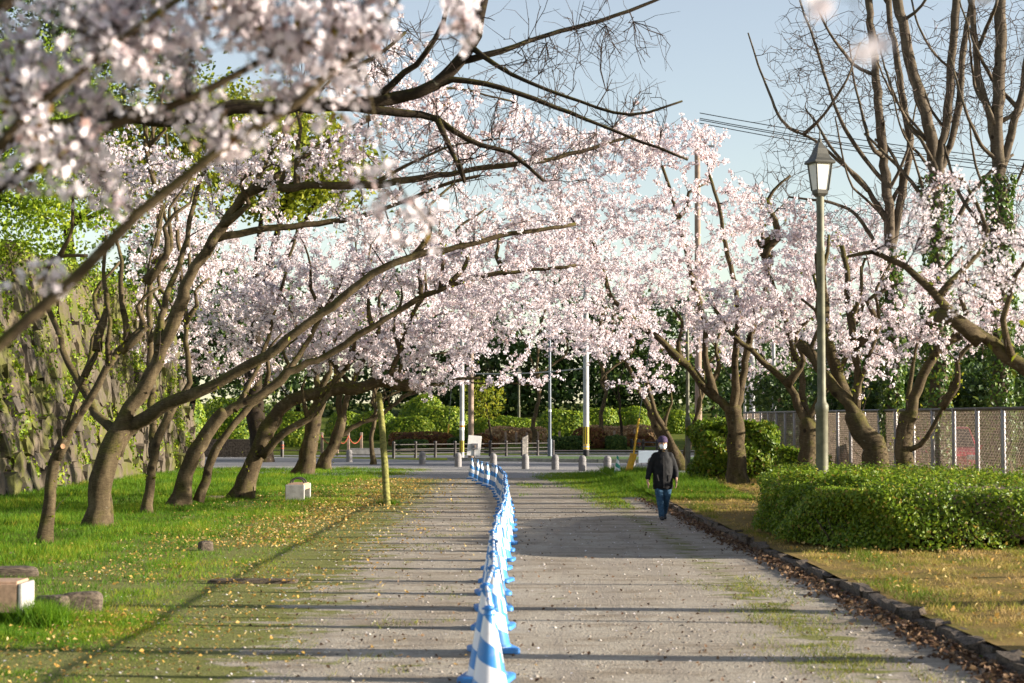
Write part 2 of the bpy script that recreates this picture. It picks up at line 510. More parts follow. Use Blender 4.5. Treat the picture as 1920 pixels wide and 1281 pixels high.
def tube_obj(name, P, R, m, parent=None, sides=12, lump=0.0, seed=0, smooth=True, kind=None, world=True, end_mat=None):
    V, Q, caps = tube_arrays(P, R, sides, True, lump, seed)
    faces = [Q] + caps
    mi = np.zeros(len(Q) + 2, int)
    mats = [m]
    if end_mat is not None:
        mats.append(end_mat); mi[-1] = 1
    o = np_obj(name, V, faces, mats, parent, kind, world, mi=mi)
    if smooth:
        sm = np.ones(len(Q) + 2, bool); sm[-2:] = False
        o.data.polygons.foreach_set('use_smooth', sm)
    return o

class MB:
    """collects boxes, lathes and tubes into one mesh (local coordinates)."""
    def __init__(s): s.v, s.f, s.m = [], [], []
    def raw(s, V, faces, mi=0):
        o = len(s.v)
        s.v += [tuple(p) for p in V]
        for f in faces:
            s.f.append(tuple(int(i) + o for i in f)); s.m.append(mi)
        return s
    def box(s, c, d, mi=0, rot=None, taper=1.0):
        x, y, z = (k / 2 for k in d)
        P = [Vector((sx * x * (taper if sz > 0 else 1), sy * y * (taper if sz > 0 else 1), sz * z)) for sz in (-1, 1) for sy in (-1, 1) for sx in (-1, 1)]
        if rot is not None: P = [rot @ p for p in P]
        P = [p + Vector(c) for p in P]
        return s.raw(P, [(0, 2, 3, 1), (4, 5, 7, 6), (0, 1, 5, 4), (2, 6, 7, 3), (0, 4, 6, 2), (1, 3, 7, 5)], mi)
    def lathe(s, prof, sides=20, mi=0, c=(0, 0, 0), ang0=0.0):
        V, Fc = [], []
        for r, z in prof:
            for k in range(sides):
                a = ang0 + 2 * math.pi * k / sides
                V.append((c[0] + r * math.cos(a), c[1] + r * math.sin(a), c[2] + z))
        for i in range(len(prof) - 1):
            for k in range(sides):
                k2 = (k + 1) % sides
                Fc.append((i * sides + k, i * sides + k2, (i + 1) * sides + k2, (i + 1) * sides + k))
        Fc.append(tuple(range(sides))[::-1]); n = (len(prof) - 1) * sides
        Fc.append(tuple(range(n, n + sides)))
        return s.raw(V, Fc, mi)
    def tube(s, P, R, sides=8, mi=0):
        R = [R] * len(P) if isinstance(R, (int, float)) else R
        V, Q, caps = tube_arrays([tuple(p) for p in P], R, sides)
        return s.raw(V, [tuple(q) for q in Q] + [tuple(c[0]) for c in caps], mi)
    def build(s, name, mats, parent=None, smooth=False, bevel=0, loc=None, kind=None):
        me = bpy.data.meshes.new(name)
        me.from_pydata(s.v, [], s.f)
        for m in (mats if isinstance(mats, (list, tuple)) else [mats]): me.materials.append(m)
        me.polygons.foreach_set('material_index', s.m)
        me.update()
        bm = bmesh.new(); bm.from_mesh(me)
        bmesh.ops.recalc_face_normals(bm, faces=bm.faces)
        bm.to_mesh(me); bm.free()
        if smooth:
            me.polygons.foreach_set('use_smooth', [True] * len(me.polygons))
            me.set_sharp_from_angle(angle=math.radians(35))
        o = bpy.data.objects.new(name, me)
        link(o, parent)
        if loc is not None: o.location = loc
        if bevel:
            b = o.modifiers.new('bevel', 'BEVEL'); b.width = bevel; b.segments = 2; b.limit_method = 'ANGLE'
        if kind: o['kind'] = kind
        return o

def copy_tree(o, parent=None):
    c = o.copy(); C.objects.link(c); c.parent = parent
    for ch in list(o.children): copy_tree(ch, c)
    return c

def unit(V):
    return V / (np.linalg.norm(V, axis=-1, keepdims=True) + 1e-9)

# ---- vectorised small-piece generators
def quads_cloud(Pc, Nn, size, aspect=1.6, cup=0.25, rng=RNG):
    """leaf-sized rhombic quads at Pc facing Nn."""
    n = len(Pc)
    r = unit(rng.normal(size=(n, 3)))
    A = unit(np.cross(Nn, r)); B = np.cross(Nn, A)
    s = size * rng.uniform(.7, 1.25, (n, 1)) if np.isscalar(size) else (size * rng.uniform(.7, 1.25, n))[:, None]
    L = s * aspect * .5; W = s * .5
    V = np.stack([Pc - A * L, Pc + B * W + Nn * s * cup, Pc + A * L, Pc - B * W + Nn * s * cup], 1).reshape(-1, 3)
    Fq = np.arange(4 * n).reshape(n, 4)
    return V, np.concatenate([Fq[:, [0, 1, 2]], Fq[:, [0, 2, 3]]])

def flower_cloud(Cc, Dirs, r, per, spread, lod, rng=RNG):
    """clusters of five-petalled flowers around centres Cc."""
    n = len(Cc) * per
    c = np.repeat(Cc, per, 0)
    d = np.repeat(Dirs, per, 0)
    off = unit(rng.normal(size=(n, 3)) + d * .5)
    P = c + off * spread * rng.uniform(.35, 1.0, (n, 1))
    Nn = unit(off + rng.normal(size=(n, 3)) * .55)
    q = unit(rng.normal(size=(n, 3)))
    A = unit(np.cross(Nn, q)); B = np.cross(Nn, A)
    rad = r * rng.uniform(.8, 1.2, (n, 1))
    tint = rng.uniform(0, 1, len(Cc)).repeat(per) * .5 + rng.uniform(0, .5, n)
    if lod == 0:                                    # near: notched star, cupped
        k = 10
        th = np.arange(k) * 2 * math.pi / k
        rr = np.where(np.arange(k) % 2 == 0, 1.0, .52); hh = np.where(np.arange(k) % 2 == 0, .32, .12)
    else:
        k = 5
        th = np.arange(k) * 2 * math.pi / k
        rr = np.ones(k); hh = np.full(k, .30)
    ring = P[:, None] + rad[:, None] * ((rr * np.cos(th))[None, :, None] * A[:, None] + (rr * np.sin(th))[None, :, None] * B[:, None] + hh[None, :, None] * Nn[:, None])
    V = np.concatenate([P[:, None], ring], 1).reshape(-1, 3)
    b = (np.arange(n) * (k + 1))[:, None]
    j = np.arange(k)[None]
    Fc = np.stack([np.broadcast_to(b, (n, k)), b + 1 + j, b + 1 + (j + 1) % k], -1).reshape(-1, 3)
    tv = np.repeat(tint[:, None], k + 1, 1); tv[:, 0] *= .62 if lod == 0 else .25       # pink throat of each flower
    return V, Fc, tv.ravel()

def twig_batch(S, E, r0, r1):
    """three-sided two-segment twigs from S to E."""
    n = len(S)
    mid = (S + E) / 2 + RNG.normal(size=(n, 3)) * np.linalg.norm(E - S, axis=1)[:, None] * .09
    T = unit(E - S)
    A = unit(np.cross(T, unit(RNG.normal(size=(n, 3))))); B = np.cross(T, A)
    th = np.arange(3) * 2 * math.pi / 3
    ringdir = np.cos(th)[None, :, None] * A[:, None] + np.sin(th)[None, :, None] * B[:, None]
    r0 = np.broadcast_to(np.asarray(r0, float), (n,))[:, None, None]
    V = np.concatenate([S[:, None] + ringdir * r0, mid[:, None] + ringdir * (r0 * .7), E[:, None] + ringdir * r1], 1).reshape(-1, 3)
    b = (np.arange(n) * 9)[:, None]
    Fs = []
    for s in (0, 3):
        for k in range(3):
            k2 = (k + 1) % 3
            Fs.append(np.concatenate([b + s + k, b + s + k2, b + s + 3 + k2, b + s + 3 + k], 1))
    return V, np.concatenate(Fs), mid

# ------------------------------------------------------------------ the setting: ground, path, roads
def sheet(name, pts, z, m, kind='structure', nx=1):
    me = bpy.data.meshes.new(name)
    me.from_pydata([(x, y, z) for x, y in pts], [], [tuple(range(len(pts)))])
    me.materials.append(m)
    o = bpy.data.objects.new(name, me); link(o); o['kind'] = kind
    return o

def wavy(x0, D0, D1, amp, n, seed):
    r = np.random.default_rng(seed); ph = r.uniform(0, 6, 4)
    Ds = np.linspace(D0, D1, n)
    return [(x0 + amp * sum(math.sin(d * f + p) for f, p in zip((.23, .61, 1.3, 2.9), ph)) / 2, d) for d in Ds]

# one earth sheet to the horizon, with the bank beyond the street
gx = np.concatenate([[-1200, -300, -80, -40], np.linspace(-30, 30, 31), [40, 80, 300, 1200]])
gy = np.concatenate([[-60, -5], np.linspace(5, 110, 43), np.linspace(112, 200, 23), [260, 600, 1800]])
GV = np.array([(x, y, (min(terrain(y), 4.2)) - 0.0) for y in gy for x in gx])
nxg = len(gx)
GF = np.array([(j * nxg + i, j * nxg + i + 1, (j + 1) * nxg + i + 1, (j + 1) * nxg + i) for j in range(len(gy) - 1) for i in range(nxg - 1)])
np_obj('ground', GV, [GF], M['lawn'], kind='structure', smooth=True)

left_edge = wavy(-6.2, -4, 66, .28, 90, 3)
path_pts = left_edge + [(-7.5, 70), (-9, 76), (9, 70), (5.2, 66), (3.9, 60)] + [(3.84, 44), (3.84, -4)]
sheet('path', path_pts, 0.006, M['path'])

# grey gravel apron and street
sheet('gravel_apron', [(-30, 73), (-9, 71), (-2.5, 63.5), (1.2, 64.5), (6, 66), (30, 60), (30, 77), (-30, 92)], 0.010, M['gravelgrey'])
sheet('road', [(-60, 101), (-60, 92), (30, 76.5), (60, 72), (60, 86), (14, 90), (5, 90), (-4, 97), (-14, 108), (-60, 116)], 0.014, M['asphalt'])
sheet('grass_verge', [(-2.5, 97), (5, 91.5), (40, 87.5), (40, 99), (12, 101.5), (2, 104)], 0.10, M['verge'])
sheet('far_road', [(-14, 109.2), (-4, 104), (12, 101.9), (60, 96), (60, 110), (12, 112), (-14, 116)], 0.02, M['asphalt'])
sheet('road_marking', [(-40, 107.2), (-12, 104.4), (-12, 104.8), (-40, 107.7)], 0.024, M['white_paint'])

def ridge(name, pts, w, h, m, label=None, cat=None):
    mb = MB()
    for a, b in zip(pts[:-1], pts[1:]):
        a, b = Vector((*a, 0)), Vector((*b, 0))
        d = (b - a); L = d.length; ang = math.atan2(d.y, d.x)
        mb.box((a + b) / 2 + Vector((0, 0, h / 2)), (L, w, h), 0, Matrix.Rotation(ang, 3, 'Z'))
    o = mb.build(name, m); o['kind'] = 'structure'
    return o
ridge('verge_kerb', [(-2.5, 96.9), (5, 91.3), (40, 87.3)], .22, .16, M['concrete'])
ridge('pavement_kerb', [(-60, 118.5), (-14, 116.3), (12, 112.3), (60, 110.3)], .2, .18, M['concrete'])
sheet('pavement', [(-60, 118.7), (-14, 116.5), (12, 112.5), (60, 110.5), (60, 113.2), (12, 116.5), (-14, 121), (-60, 123)], 0.26, M['sidewalk'])

# right lawn: raised behind the kerb
RL = np.array([(x, y, .09 + .012 * (x - 3.9) + .02 * math.sin(y * .7 + x)) for y in np.linspace(-4, 64, 69) for x in np.linspace(3.95, 30, 14)])
RF = np.array([(j * 14 + i, j * 14 + i + 1, (j + 1) * 14 + i + 1, (j + 1) * 14 + i) for j in range(68) for i in range(13)])
np_obj('right_lawn', RL, [RF], M['drylawn'], kind='structure', smooth=True)

# ---- irregular stone meshes shared by kerb and wall
def rock_mesh(name, m, seed, jit=.16, flat=.85):
    bm = bmesh.new()
    bmesh.ops.create_cube(bm, size=1)
    bmesh.ops.subdivide_edges(bm, edges=bm.edges[:], cuts=1, use_grid_fill=True)
    r = random.Random(seed)
    for v in bm.verts:
        l = v.co.length
        v.co *= (1 - .28 * max(0, l - .6))
        v.co += Vector((r.uniform(-jit, jit), r.uniform(-jit, jit), r.uniform(-jit, jit))) * .6
    bmesh.ops.triangulate(bm, faces=bm.faces[:])
    me = bpy.data.meshes.new(name); bm.to_mesh(me); bm.free()
    me.materials.append(m)
    return me
kerb = thing('kerb', None, None); kerb['kind'] = 'structure'
kmesh = [rock_mesh('kerb_stone', M['kerbstone'], 100 + i, .17) for i in range(8)]
D = 9.0
while D < 44:
    L = random.uniform(.22, .6)
    o = bpy.data.objects.new('kerb_stone', random.choice(kmesh)); link(o, kerb)
    o.location = (3.93 + random.uniform(-.04, .04), D + L / 2, .02 + random.uniform(-.03, .015))
    o.scale = (.15 * random.uniform(.8, 1.25), L * 1.15, .15 * random.uniform(.7, 1.25))
    o.rotation_euler = (random.uniform(-.1, .1), random.uniform(-.2, .2), random.uniform(-.1, .1))
    D += L

# ------------------------------------------------------------------ trees
def lobe_points(lobes, n, rng, shell=0.0):
    """random points in ellipsoids given in photo pixels: (px, py, D, rx_px, ry_px, rD)."""
    vol = np.array([l[3] * l[4] * l[5] * (l[6] if len(l) > 6 else 1) / ppm(l[2]) ** 2 for l in lobes]) ** .8
    pick = rng.choice(len(lobes), n, p=vol / vol.sum())
    u = unit(rng.normal(size=(n, 3))) * (rng.uniform(shell, 1, (n, 1)) ** (1 / 2.4))
    out = np.empty((n, 3))
    for i, l in enumerate(lobes):
        k = pick == i
        c = np.array(at(l[0], l[1], l[2])); s = 1 / ppm(l[2])
        out[k] = c + u[k] * np.array([l[3] * s, l[5], l[4] * s])
    return out

def grow(limbs_world, targets, rng, step=.28, rtip=.005, kr=.011, sag=.1):
    """connect every target to the nearest node of the growing skeleton with a curved branch."""
    P = [p for pts, rr in limbs_world for p in pts]
    Rr = [r for pts, rr in limbs_world for r in rr]
    nodes = np.zeros((len(P) + len(targets) * 40, 3)); rad = np.zeros(len(nodes))
    n = len(P); nodes[:n] = P; rad[:n] = Rr
    d0 = np.array([np.min(np.sum((nodes[:n] - t) ** 2, 1)) for t in targets])
    out = []
    for t in targets[np.argsort(d0)]:
        dd = np.sqrt(np.sum((nodes[:n] - t) ** 2, 1)) + .6 * (rad[:n] < .006)
        i = int(np.argmin(dd)); s = nodes[i]; L = np.linalg.norm(t - s)
        if L < step * .9: continue
        k = max(3, int(L / step) + 1); k = min(k, 36)
        ctl = (s + t) / 2 + rng.normal(size=3) * L * .13 + np.array([0, 0, sag * L])
        tt = np.linspace(0, 1, k)[:, None]
        pts = (1 - tt) ** 2 * s + 2 * tt * (1 - tt) * ctl + tt ** 2 * t
        pts[1:-1] += rng.normal(size=(k - 2, 3)) * .022
        ra = min(rad[i] * .8, kr * (L ** .8) + rtip)
        rr = np.linspace(max(ra, rtip), rtip, k)
        out.append((pts, rr))
        nodes[n:n + k - 1] = pts[1:]; rad[n:n + k - 1] = rr[1:]; n += k - 1
    return out

def world_limb(pts, r0, r1, D0, step=.22, wob=.02, seed=0):
    P = [at(p[0], p[1], D0 + (p[2] if len(p) > 2 else 0)) for p in pts]
    Ds = [D0 + (p[2] if len(p) > 2 else 0) for p in pts]
    L = np.concatenate([[0], np.cumsum([(P[i + 1] - P[i]).length for i in range(len(P) - 1)])]); L /= L[-1]
    R = [(r0 * (1 - l ** .72) + r1 * l ** .72) / ppm(d) for l, d in zip(L, Ds)]
    Pw, Rw = catmull([tuple(p) for p in P], R, step)
    g = np.random.default_rng(seed + 5)
    arc = np.concatenate([[0], np.cumsum(np.linalg.norm(np.diff(Pw, axis=0), axis=1))])
    env = np.minimum(1, arc / .8) * np.minimum(1, (arc[-1] - arc) / .4 + .3)
    amp = np.minimum(.085, .35 * Rw + .02) * (wob / .02)
    for fq in (2.2, 4.6, 8.5):
        dr = unit(g.normal(size=3))
        Pw += (env * amp * (2.2 / fq) ** .8 * np.sin(arc * fq * g.uniform(.8, 1.2) + g.uniform(0, 6)))[:, None] * dr
    Pw[1:-1] += g.normal(size=(len(Pw) - 2, 3)) * wob * np.minimum(1, Rw[1:-1, None] / .12)
    return Pw, Rw

def tree(name, label, D0, trunk, limbs, lobes, n_targets, bark='bark', twig='twig', blossom=None, group=None, cat='tree',
         seed=1, twig_gap=.3, twig_len=(.18, .5), wob=.02, root_flare=True, kr=.020, sag=.1, cut_ends=(), step=.28, twig_r=.0055, extra_twigs=1, fat=.60):
    """trunk / limbs: (pts, r0_px, r1_px) in photo pixels at depth D0 (+ offset); lobes: crown volume; blossom: dict."""
    rng = np.random.default_rng(seed)
    if group == G_R: fat = .82
    tp, tr = world_limb(trunk[0], trunk[1] * fat * 1.1, trunk[2] * fat * 1.05, D0, wob=wob, seed=seed)
    if root_flare:
        h = tp[:, 2] - tp[0, 2]
        tr = tr * (1 + .55 * np.exp(-h / .22))
    base = tp[0].copy()
    e = thing(name, label, cat, tuple(base), 0, group)
    tp2 = np.vstack([tp[0] - [0, 0, .25], tp]); tr2 = np.concatenate([[tr[0] * 1.1], tr])
    td = tp[-1] - tp[-2]; td = td / np.linalg.norm(td); rl = tr[-1]
    tp2 = np.vstack([tp2, [tp[-1] + td * rl * f for f in (.35, .65, .85, .95)]]); tr2 = np.concatenate([tr2, [rl * f for f in (.93, .74, .48, .12)]])
    tube_obj('trunk', tp2, tr2, M[bark], e, 18, .13, seed)
    lw = [(tp, tr)]
    if group in (G_L, G_R) and 25 < D0 < 80:                       # crooked side limbs standing up off the main ones
        gg = random.Random(seed * 7 + 1); limbs = list(limbs); main = [l for l in limbs[:3] if len(l[0]) > 3]
        k_ = 54 / D0
        for _ in range(7 if group == G_L else 5):
            if not main: break
            l = gg.choice(main); pl = l[0]; j = gg.randrange(1, len(pl) - 1); t = gg.random()
            x0, y0, o0 = tuple((pl[j][c] if len(pl[j]) > c else 0) * (1 - t) + (pl[j + 1][c] if len(pl[j + 1]) > c else 0) * t for c in (0, 1, 2))
            dx = gg.uniform(-35, 60) * k_; H = gg.uniform(60, 130) * k_; do = gg.uniform(-.7, .7)
            limbs.append(([(x0, y0, o0), (x0 + dx * .5 + gg.uniform(-8, 8), y0 - H * .35, o0 + do * .4), (x0 + dx * .4 + gg.uniform(-12, 12), y0 - H * .7, o0 + do * .8), (x0 + dx, y0 - H, o0 + do)], gg.uniform(5, 8.5) * k_, 2.2 * k_))
    for i, l in enumerate(limbs):
        if i < 2 and math.hypot(l[0][0][0] - trunk[0][-1][0], l[0][0][1] - trunk[0][-1][1]) < 34 and len(trunk[0]) > 2:
            l = ([tuple(trunk[0][-2])] + list(l[0]), l[1], l[2])
        P, R = world_limb(l[0], l[1] * fat, l[2] * fat, D0, wob=wob, seed=seed * 31 + i)
        sl = np.concatenate([[0], np.cumsum(np.linalg.norm(np.diff(P, axis=0), axis=1))])
        R = R * (1 + .10 * np.exp(-sl / (R[0] * 2.2 + .01)))
        tube_obj('limb', P, R, M[bark], e, 12, .13, seed * 17 + i, end_mat=M['sawn'] if i in cut_ends else None)
        lw.append((P, R))
    if not n_targets: return e
    if group in (G_L, G_R):
        allp = np.concatenate([P_[R_ > .05] for P_, R_ in lw]); allr = np.concatenate([R_[R_ > .05] for P_, R_ in lw])
        j = rng.integers(0, len(allp), 34)
        o = unit(rng.normal(size=(34, 3)) * [1, 1, .3]); s0 = allp[j] + o * allr[j][:, None] * .9
        e0 = s0 + unit(o * .5 + np.array([0, 0, 1.0]) + rng.normal(size=(34, 3)) * .25) * rng.uniform(.2, .75, (34, 1))
        Vt, Qt, md = twig_batch(s0, e0, .006, .002)
        lc = np.concatenate([md + rng.normal(size=md.shape) * .03, e0, s0 + rng.normal(size=s0.shape) * .05, s0 + rng.normal(size=s0.shape) * .05])
        Vl, Fl = quads_cloud(lc, unit(rng.normal(size=lc.shape)), .05, 1.7, .2, rng)
        np_obj('shoots', np.concatenate([Vt, Vl]), [Qt, Fl + len(Vt)], [M['twig_grey'], M['yellowgreen']], e, 'stuff',
               attr=np.concatenate([np.zeros(len(Vt)), rng.uniform(.2, 1, len(Vl))]), mi=np.concatenate([np.zeros(len(Qt), int), np.ones(len(Fl), int)]))
    T = lobe_points(lobes, n_targets, rng)
    br = grow(lw[1:] if len(lw) > 1 else lw, T, rng, kr=kr, sag=sag, step=step, rtip=twig_r * .95)
    Vs, Qs, off = [], [], 0
    for k, (P, R) in enumerate(br):
        V, Q, _ = tube_arrays(P, R, 5, False, 0, 0, off)
        Vs.append(V); Qs.append(Q); off += len(V)
    # twigs along the outer parts of the branches
    S, Dn = [], []
    anchor, adir = [], []
    for P, R in br:
        seg = np.diff(P, axis=0); L = np.linalg.norm(seg, axis=1); tot = L.sum()
        m = max(1, int(tot / twig_gap * extra_twigs))
        cum = np.concatenate([[0], np.cumsum(L)])
        for q in rng.uniform(.25, 1.0, m) * tot:
            i = min(np.searchsorted(cum, q) - 1, len(seg) - 1); i = max(i, 0)
            S.append(P[i] + seg[i] * ((q - cum[i]) / (L[i] + 1e-9))); Dn.append(seg[i] / (L[i] + 1e-9))
        if blossom:
            b = blossom['gap']
            q = np.arange(.22 * tot, tot, b) + rng.uniform(-b, b) * .4
            for qq in q:
                i = max(0, min(np.searchsorted(cum, qq) - 1, len(seg) - 1))
                if R[i] < .03:
                    anchor.append(P[i] + seg[i] * ((qq - cum[i]) / (L[i] + 1e-9))); adir.append(seg[i])
    S = np.array(S); Dn = np.array(Dn)
    side = unit(rng.normal(size=S.shape)); side = unit(side - Dn * np.sum(side * Dn, 1)[:, None])
    dirs = unit(Dn * .8 + side * .9 + np.array([0, 0, .18]))
    E = S + dirs * rng.uniform(*twig_len, (len(S), 1))
    V, Q, mid = twig_batch(S, E, twig_r, twig_r * .45)
    Vs.append(V); Qs.append(Q + off)
    np_obj('branches', np.concatenate(Vs), [np.concatenate(Qs)], M[twig], e, 'stuff', smooth=True)
    if blossom:
        b = blossom['gap']
        L = np.linalg.norm(E - S, axis=1)
        reps = np.maximum(1, (L / b).astype(int))
        idx = np.repeat(np.arange(len(S)), reps)
        t = rng.uniform(.1, 1.05, len(idx))[:, None]
        cl = S[idx] * (1 - t) ** 2 + 2 * t * (1 - t) * mid[idx] + E[idx] * t ** 2
        if anchor:
            cl = np.concatenate([cl, np.array(anchor)])
        cl = cl[rng.uniform(size=len(cl)) < blossom.get('keep', 1)]
        cl = cl + rng.normal(size=cl.shape) * blossom['spread'] * .35
        V, Fc, tint = flower_cloud(cl, unit(rng.normal(size=cl.shape)), blossom['r'], blossom['per'], blossom['spread'], blossom.get('lod', 1), rng)
        kk = rng.uniform(size=len(cl)) < (.16 if blossom.get('lod', 1) == 0 else .45)
        lc = cl[kk] + rng.normal(size=(kk.sum(), 3)) * blossom['spread'] * .5
        Vl, Fl = quads_cloud(lc, unit(rng.normal(size=lc.shape)), blossom['r'] * 1.1, 2.0)
        mi = np.concatenate([np.zeros(len(Fc), int), np.ones(len(Fl), int)])
        np_obj('crown', np.concatenate([V, Vl]), [np.concatenate([Fc, Fl + len(V)])], [M['petal'], M['calyx']], e, 'stuff',
               attr=np.concatenate([tint, rng.uniform(0, 1, len(Vl))]), mi=mi)
        tree.flowers += len(cl) * blossom['per']
    return e
tree.flowers = 0

MID = dict(gap=.15, spread=.068, r=.0255, per=11)
FAR = dict(gap=.18, spread=.10, r=.041, per=7)
G_L = 'cherry trees leaning over the path from the left'
G_R = 'cherry trees along the right side of the path'

# -- left row
tree('cherry_tree', 'large cherry tree with forked trunk whose long limbs arch over the path, left foreground', 34.1,
     ([(182, 985), (190, 920), (212, 850), (232, 795)], 33, 30),
     [([(228, 815), (262, 740), (320, 610), (372, 500), (415, 425), (470, 355, -.3), (560, 352, -.6), (700, 345, -.9), (870, 322, -1.2), (1040, 295, -1.2), (1200, 252, -1)], 27, 5),
      ([(238, 808), (300, 765, -.3), (390, 728, -.6), (520, 652, -.8), (640, 560, -1), (740, 492, -1), (860, 462, -1), (960, 440, -.8), (1080, 420, -.6)], 25, 6),
      ([(222, 818), (185, 775, .4), (140, 700, .8), (100, 610, 1), (82, 540, 1), (100, 487, 1), (165, 480, 1.2)], 17, 5),
      ([(400, 450), (500, 428, .3), (640, 415, .5), (720, 392, .4), (820, 350, .3), (900, 330, .2)], 13, 5),
      ([(300, 650), (310, 560, .6), (345, 470, 1), (380, 330, 1.4), (440, 250, 1.6)], 13, 5),
      ([(480, 355, -.3), (560, 300, .2), (650, 245, .4), (760, 190, .5), (850, 165, .5), (960, 190, .4)], 11, 3),
      ([(470, 358, -.3), (520, 270, .3), (590, 180, .6), (660, 110, .8), (720, 60, .8)], 10, 3),
      ([(700, 345, -.9), (780, 300, -1), (860, 270, -1.1), (960, 262, -1.1)], 7, 2.5)],
     [(620, 300, 33.6, 250, 75, 2.4), (930, 275, 33, 180, 55, 2.2), (1130, 262, 33, 130, 45, 2), (800, 420, 33.4, 190, 60, 2),
      (450, 330, 35, 130, 70, 2.2), (1000, 400, 33.4, 110, 50, 2), (260, 330, 36, 120, 70, 2), (760, 190, 34, 170, 80, 2.2), (900, 240, 34, 150, 60, 2), (680, 110, 34.5, 150, 60, 2)],
     680, blossom=dict(MID, keep=.7), group=G_L, seed=3)
tree('cherry_tree', 'slim pruned cherry tree with a sawn stub, nearest the camera on the left grass', 29.3,
     ([(82, 1022), (92, 940), (105, 860), (120, 825)], 17, 16),
     [([(118, 832), (148, 782), (200, 694), (240, 640), (272, 611)], 15, 10),
      ([(110, 835), (128, 790), (150, 720), (178, 672), (183, 652)], 7, 4),
      ([(262, 615), (268, 560, .2), (285, 470, .4), (310, 380, .6)], 4, 2.5),
      ([(108, 838), (118, 837, -.25)], 9, 8)],
     [(330, 330, 30, 70, 60, .8)], 14, blossom=dict(MID, keep=.7), group=G_L, seed=4, cut_ends=(0, 3))
tree('cherry_tree', 'thin upright cherry trunk between the large forked tree and the twin mossy trunks', 39.0,
     ([(275, 966), (280, 900), (290, 840), (318, 775)], 13, 12),
     [([(314, 782), (345, 735), (358, 715), (350, 640), (343, 560), (338, 470), (325, 360), (312, 250)], 11, 5),
      ([(290, 850), (286, 760, .5), (278, 640, .7), (290, 480, 1), (298, 390, 1), (280, 300, 1), (268, 210, 1)], 12, 8)],
     [(340, 470, 39.5, 120, 110, 2), (230, 330, 40, 110, 80, 2)], 90, blossom=dict(MID, keep=.75), group=G_L, seed=5)
tree('cherry_tree', 'mossy twin-trunk cherry tree leaning right behind the large forked tree', 42.6,
     ([(335, 948), (352, 890), (375, 830), (415, 775)], 25, 19),
     [([(410, 782), (480, 745), (560, 690), (650, 645), (720, 600), (800, 552), (860, 530), (930, 515), (1080, 497)], 17, 5),
      ([(372, 940, .5), (392, 880, .6), (420, 820, .7), (470, 760, .9), (540, 700, 1), (600, 600, 1.4), (640, 520, 1.6)], 16, 6),
      ([(440, 770), (480, 700, .5), (510, 600, .9), (540, 500, 1.2), (560, 420, 1.4)], 9, 4)],
     [(600, 520, 43, 190, 90, 2.6), (840, 500, 42.5, 190, 70, 2.4), (1030, 470, 42.5, 140, 60, 2.2), (480, 590, 44, 130, 80, 2.4)],
     400, blossom=MID, group=G_L, seed=6)
tree('cherry_tree', 'thick mossy cherry tree with a sawn horizontal limb resting on a timber prop', 46.3,
     ([(450, 938), (470, 880), (492, 825), (515, 785)], 29, 23),
     [([(512, 792), (545, 755), (590, 736), (660, 728), (720, 723), (774, 722)], 22, 17),
      ([(725, 722), (745, 670), (765, 610), (785, 560), (800, 500)], 9, 4),
      ([(490, 855, -.3), (530, 815, -.5), (580, 780, -.5), (605, 757, -.3), (640, 700, 0), (700, 640, .3)], 14, 6),
      ([(660, 728), (610, 660, .6), (560, 600, 1), (520, 540, 1.4)], 8, 4)],
     [(700, 645, 46, 170, 60, 2.4), (850, 625, 46, 120, 55, 2), (790, 715, 45.6, 100, 28, 1.4), (560, 655, 47, 120, 50, 2), (920, 560, 46, 130, 60, 2)],
     380, blossom=dict(MID, r=.027), group=G_L, seed=7, cut_ends=(0,))
tree('cherry_tree', 'stout ridged cherry trunk just behind the concrete bench', 69.0,
     ([(568, 892), (578, 840), (590, 790), (600, 745)], 26, 20),
     [([(600, 752), (640, 690), (690, 640), (760, 600), (850, 585)], 13, 5),
      ([(598, 752), (590, 690, .5), (560, 620, 1), (520, 540, 1.4)], 13, 5),
      ([(600, 752), (625, 660, -.5), (660, 560, -.8), (700, 480, -1)], 11, 5)],
     [(620, 590, 68, 190, 90, 3.4), (430, 600, 68, 170, 110, 3.4), (820, 590, 67, 130, 70, 3), (340, 470, 68, 110, 90, 3), (430, 690, 70, 120, 40, 3), (290, 640, 71, 80, 60, 3)],
     430, blossom=FAR, group=G_L, seed=8)
tree('cherry_tree', 'dark leaning cherry tree beside the stout ridged trunk, long low limb to the right', 76.0,
     ([(606, 884), (618, 850), (632, 815), (640, 790)], 19, 15),
     [([(630, 820), (670, 800), (710, 778), (755, 748), (820, 720), (900, 708)], 9, 4),
      ([(640, 795), (660, 720), (700, 650), (760, 600)], 12, 5),
      ([(640, 795), (630, 700, .5), (600, 600, 1), (570, 500, 1.5)], 11, 5)],
     [(760, 655, 75, 170, 65, 3.4), (520, 470, 76, 240, 120, 4.5), (780, 480, 77, 180, 90, 4), (330, 560, 74, 130, 100, 3), (280, 420, 76, 120, 80, 3)],
     430, blossom=FAR, group=G_L, seed=9)
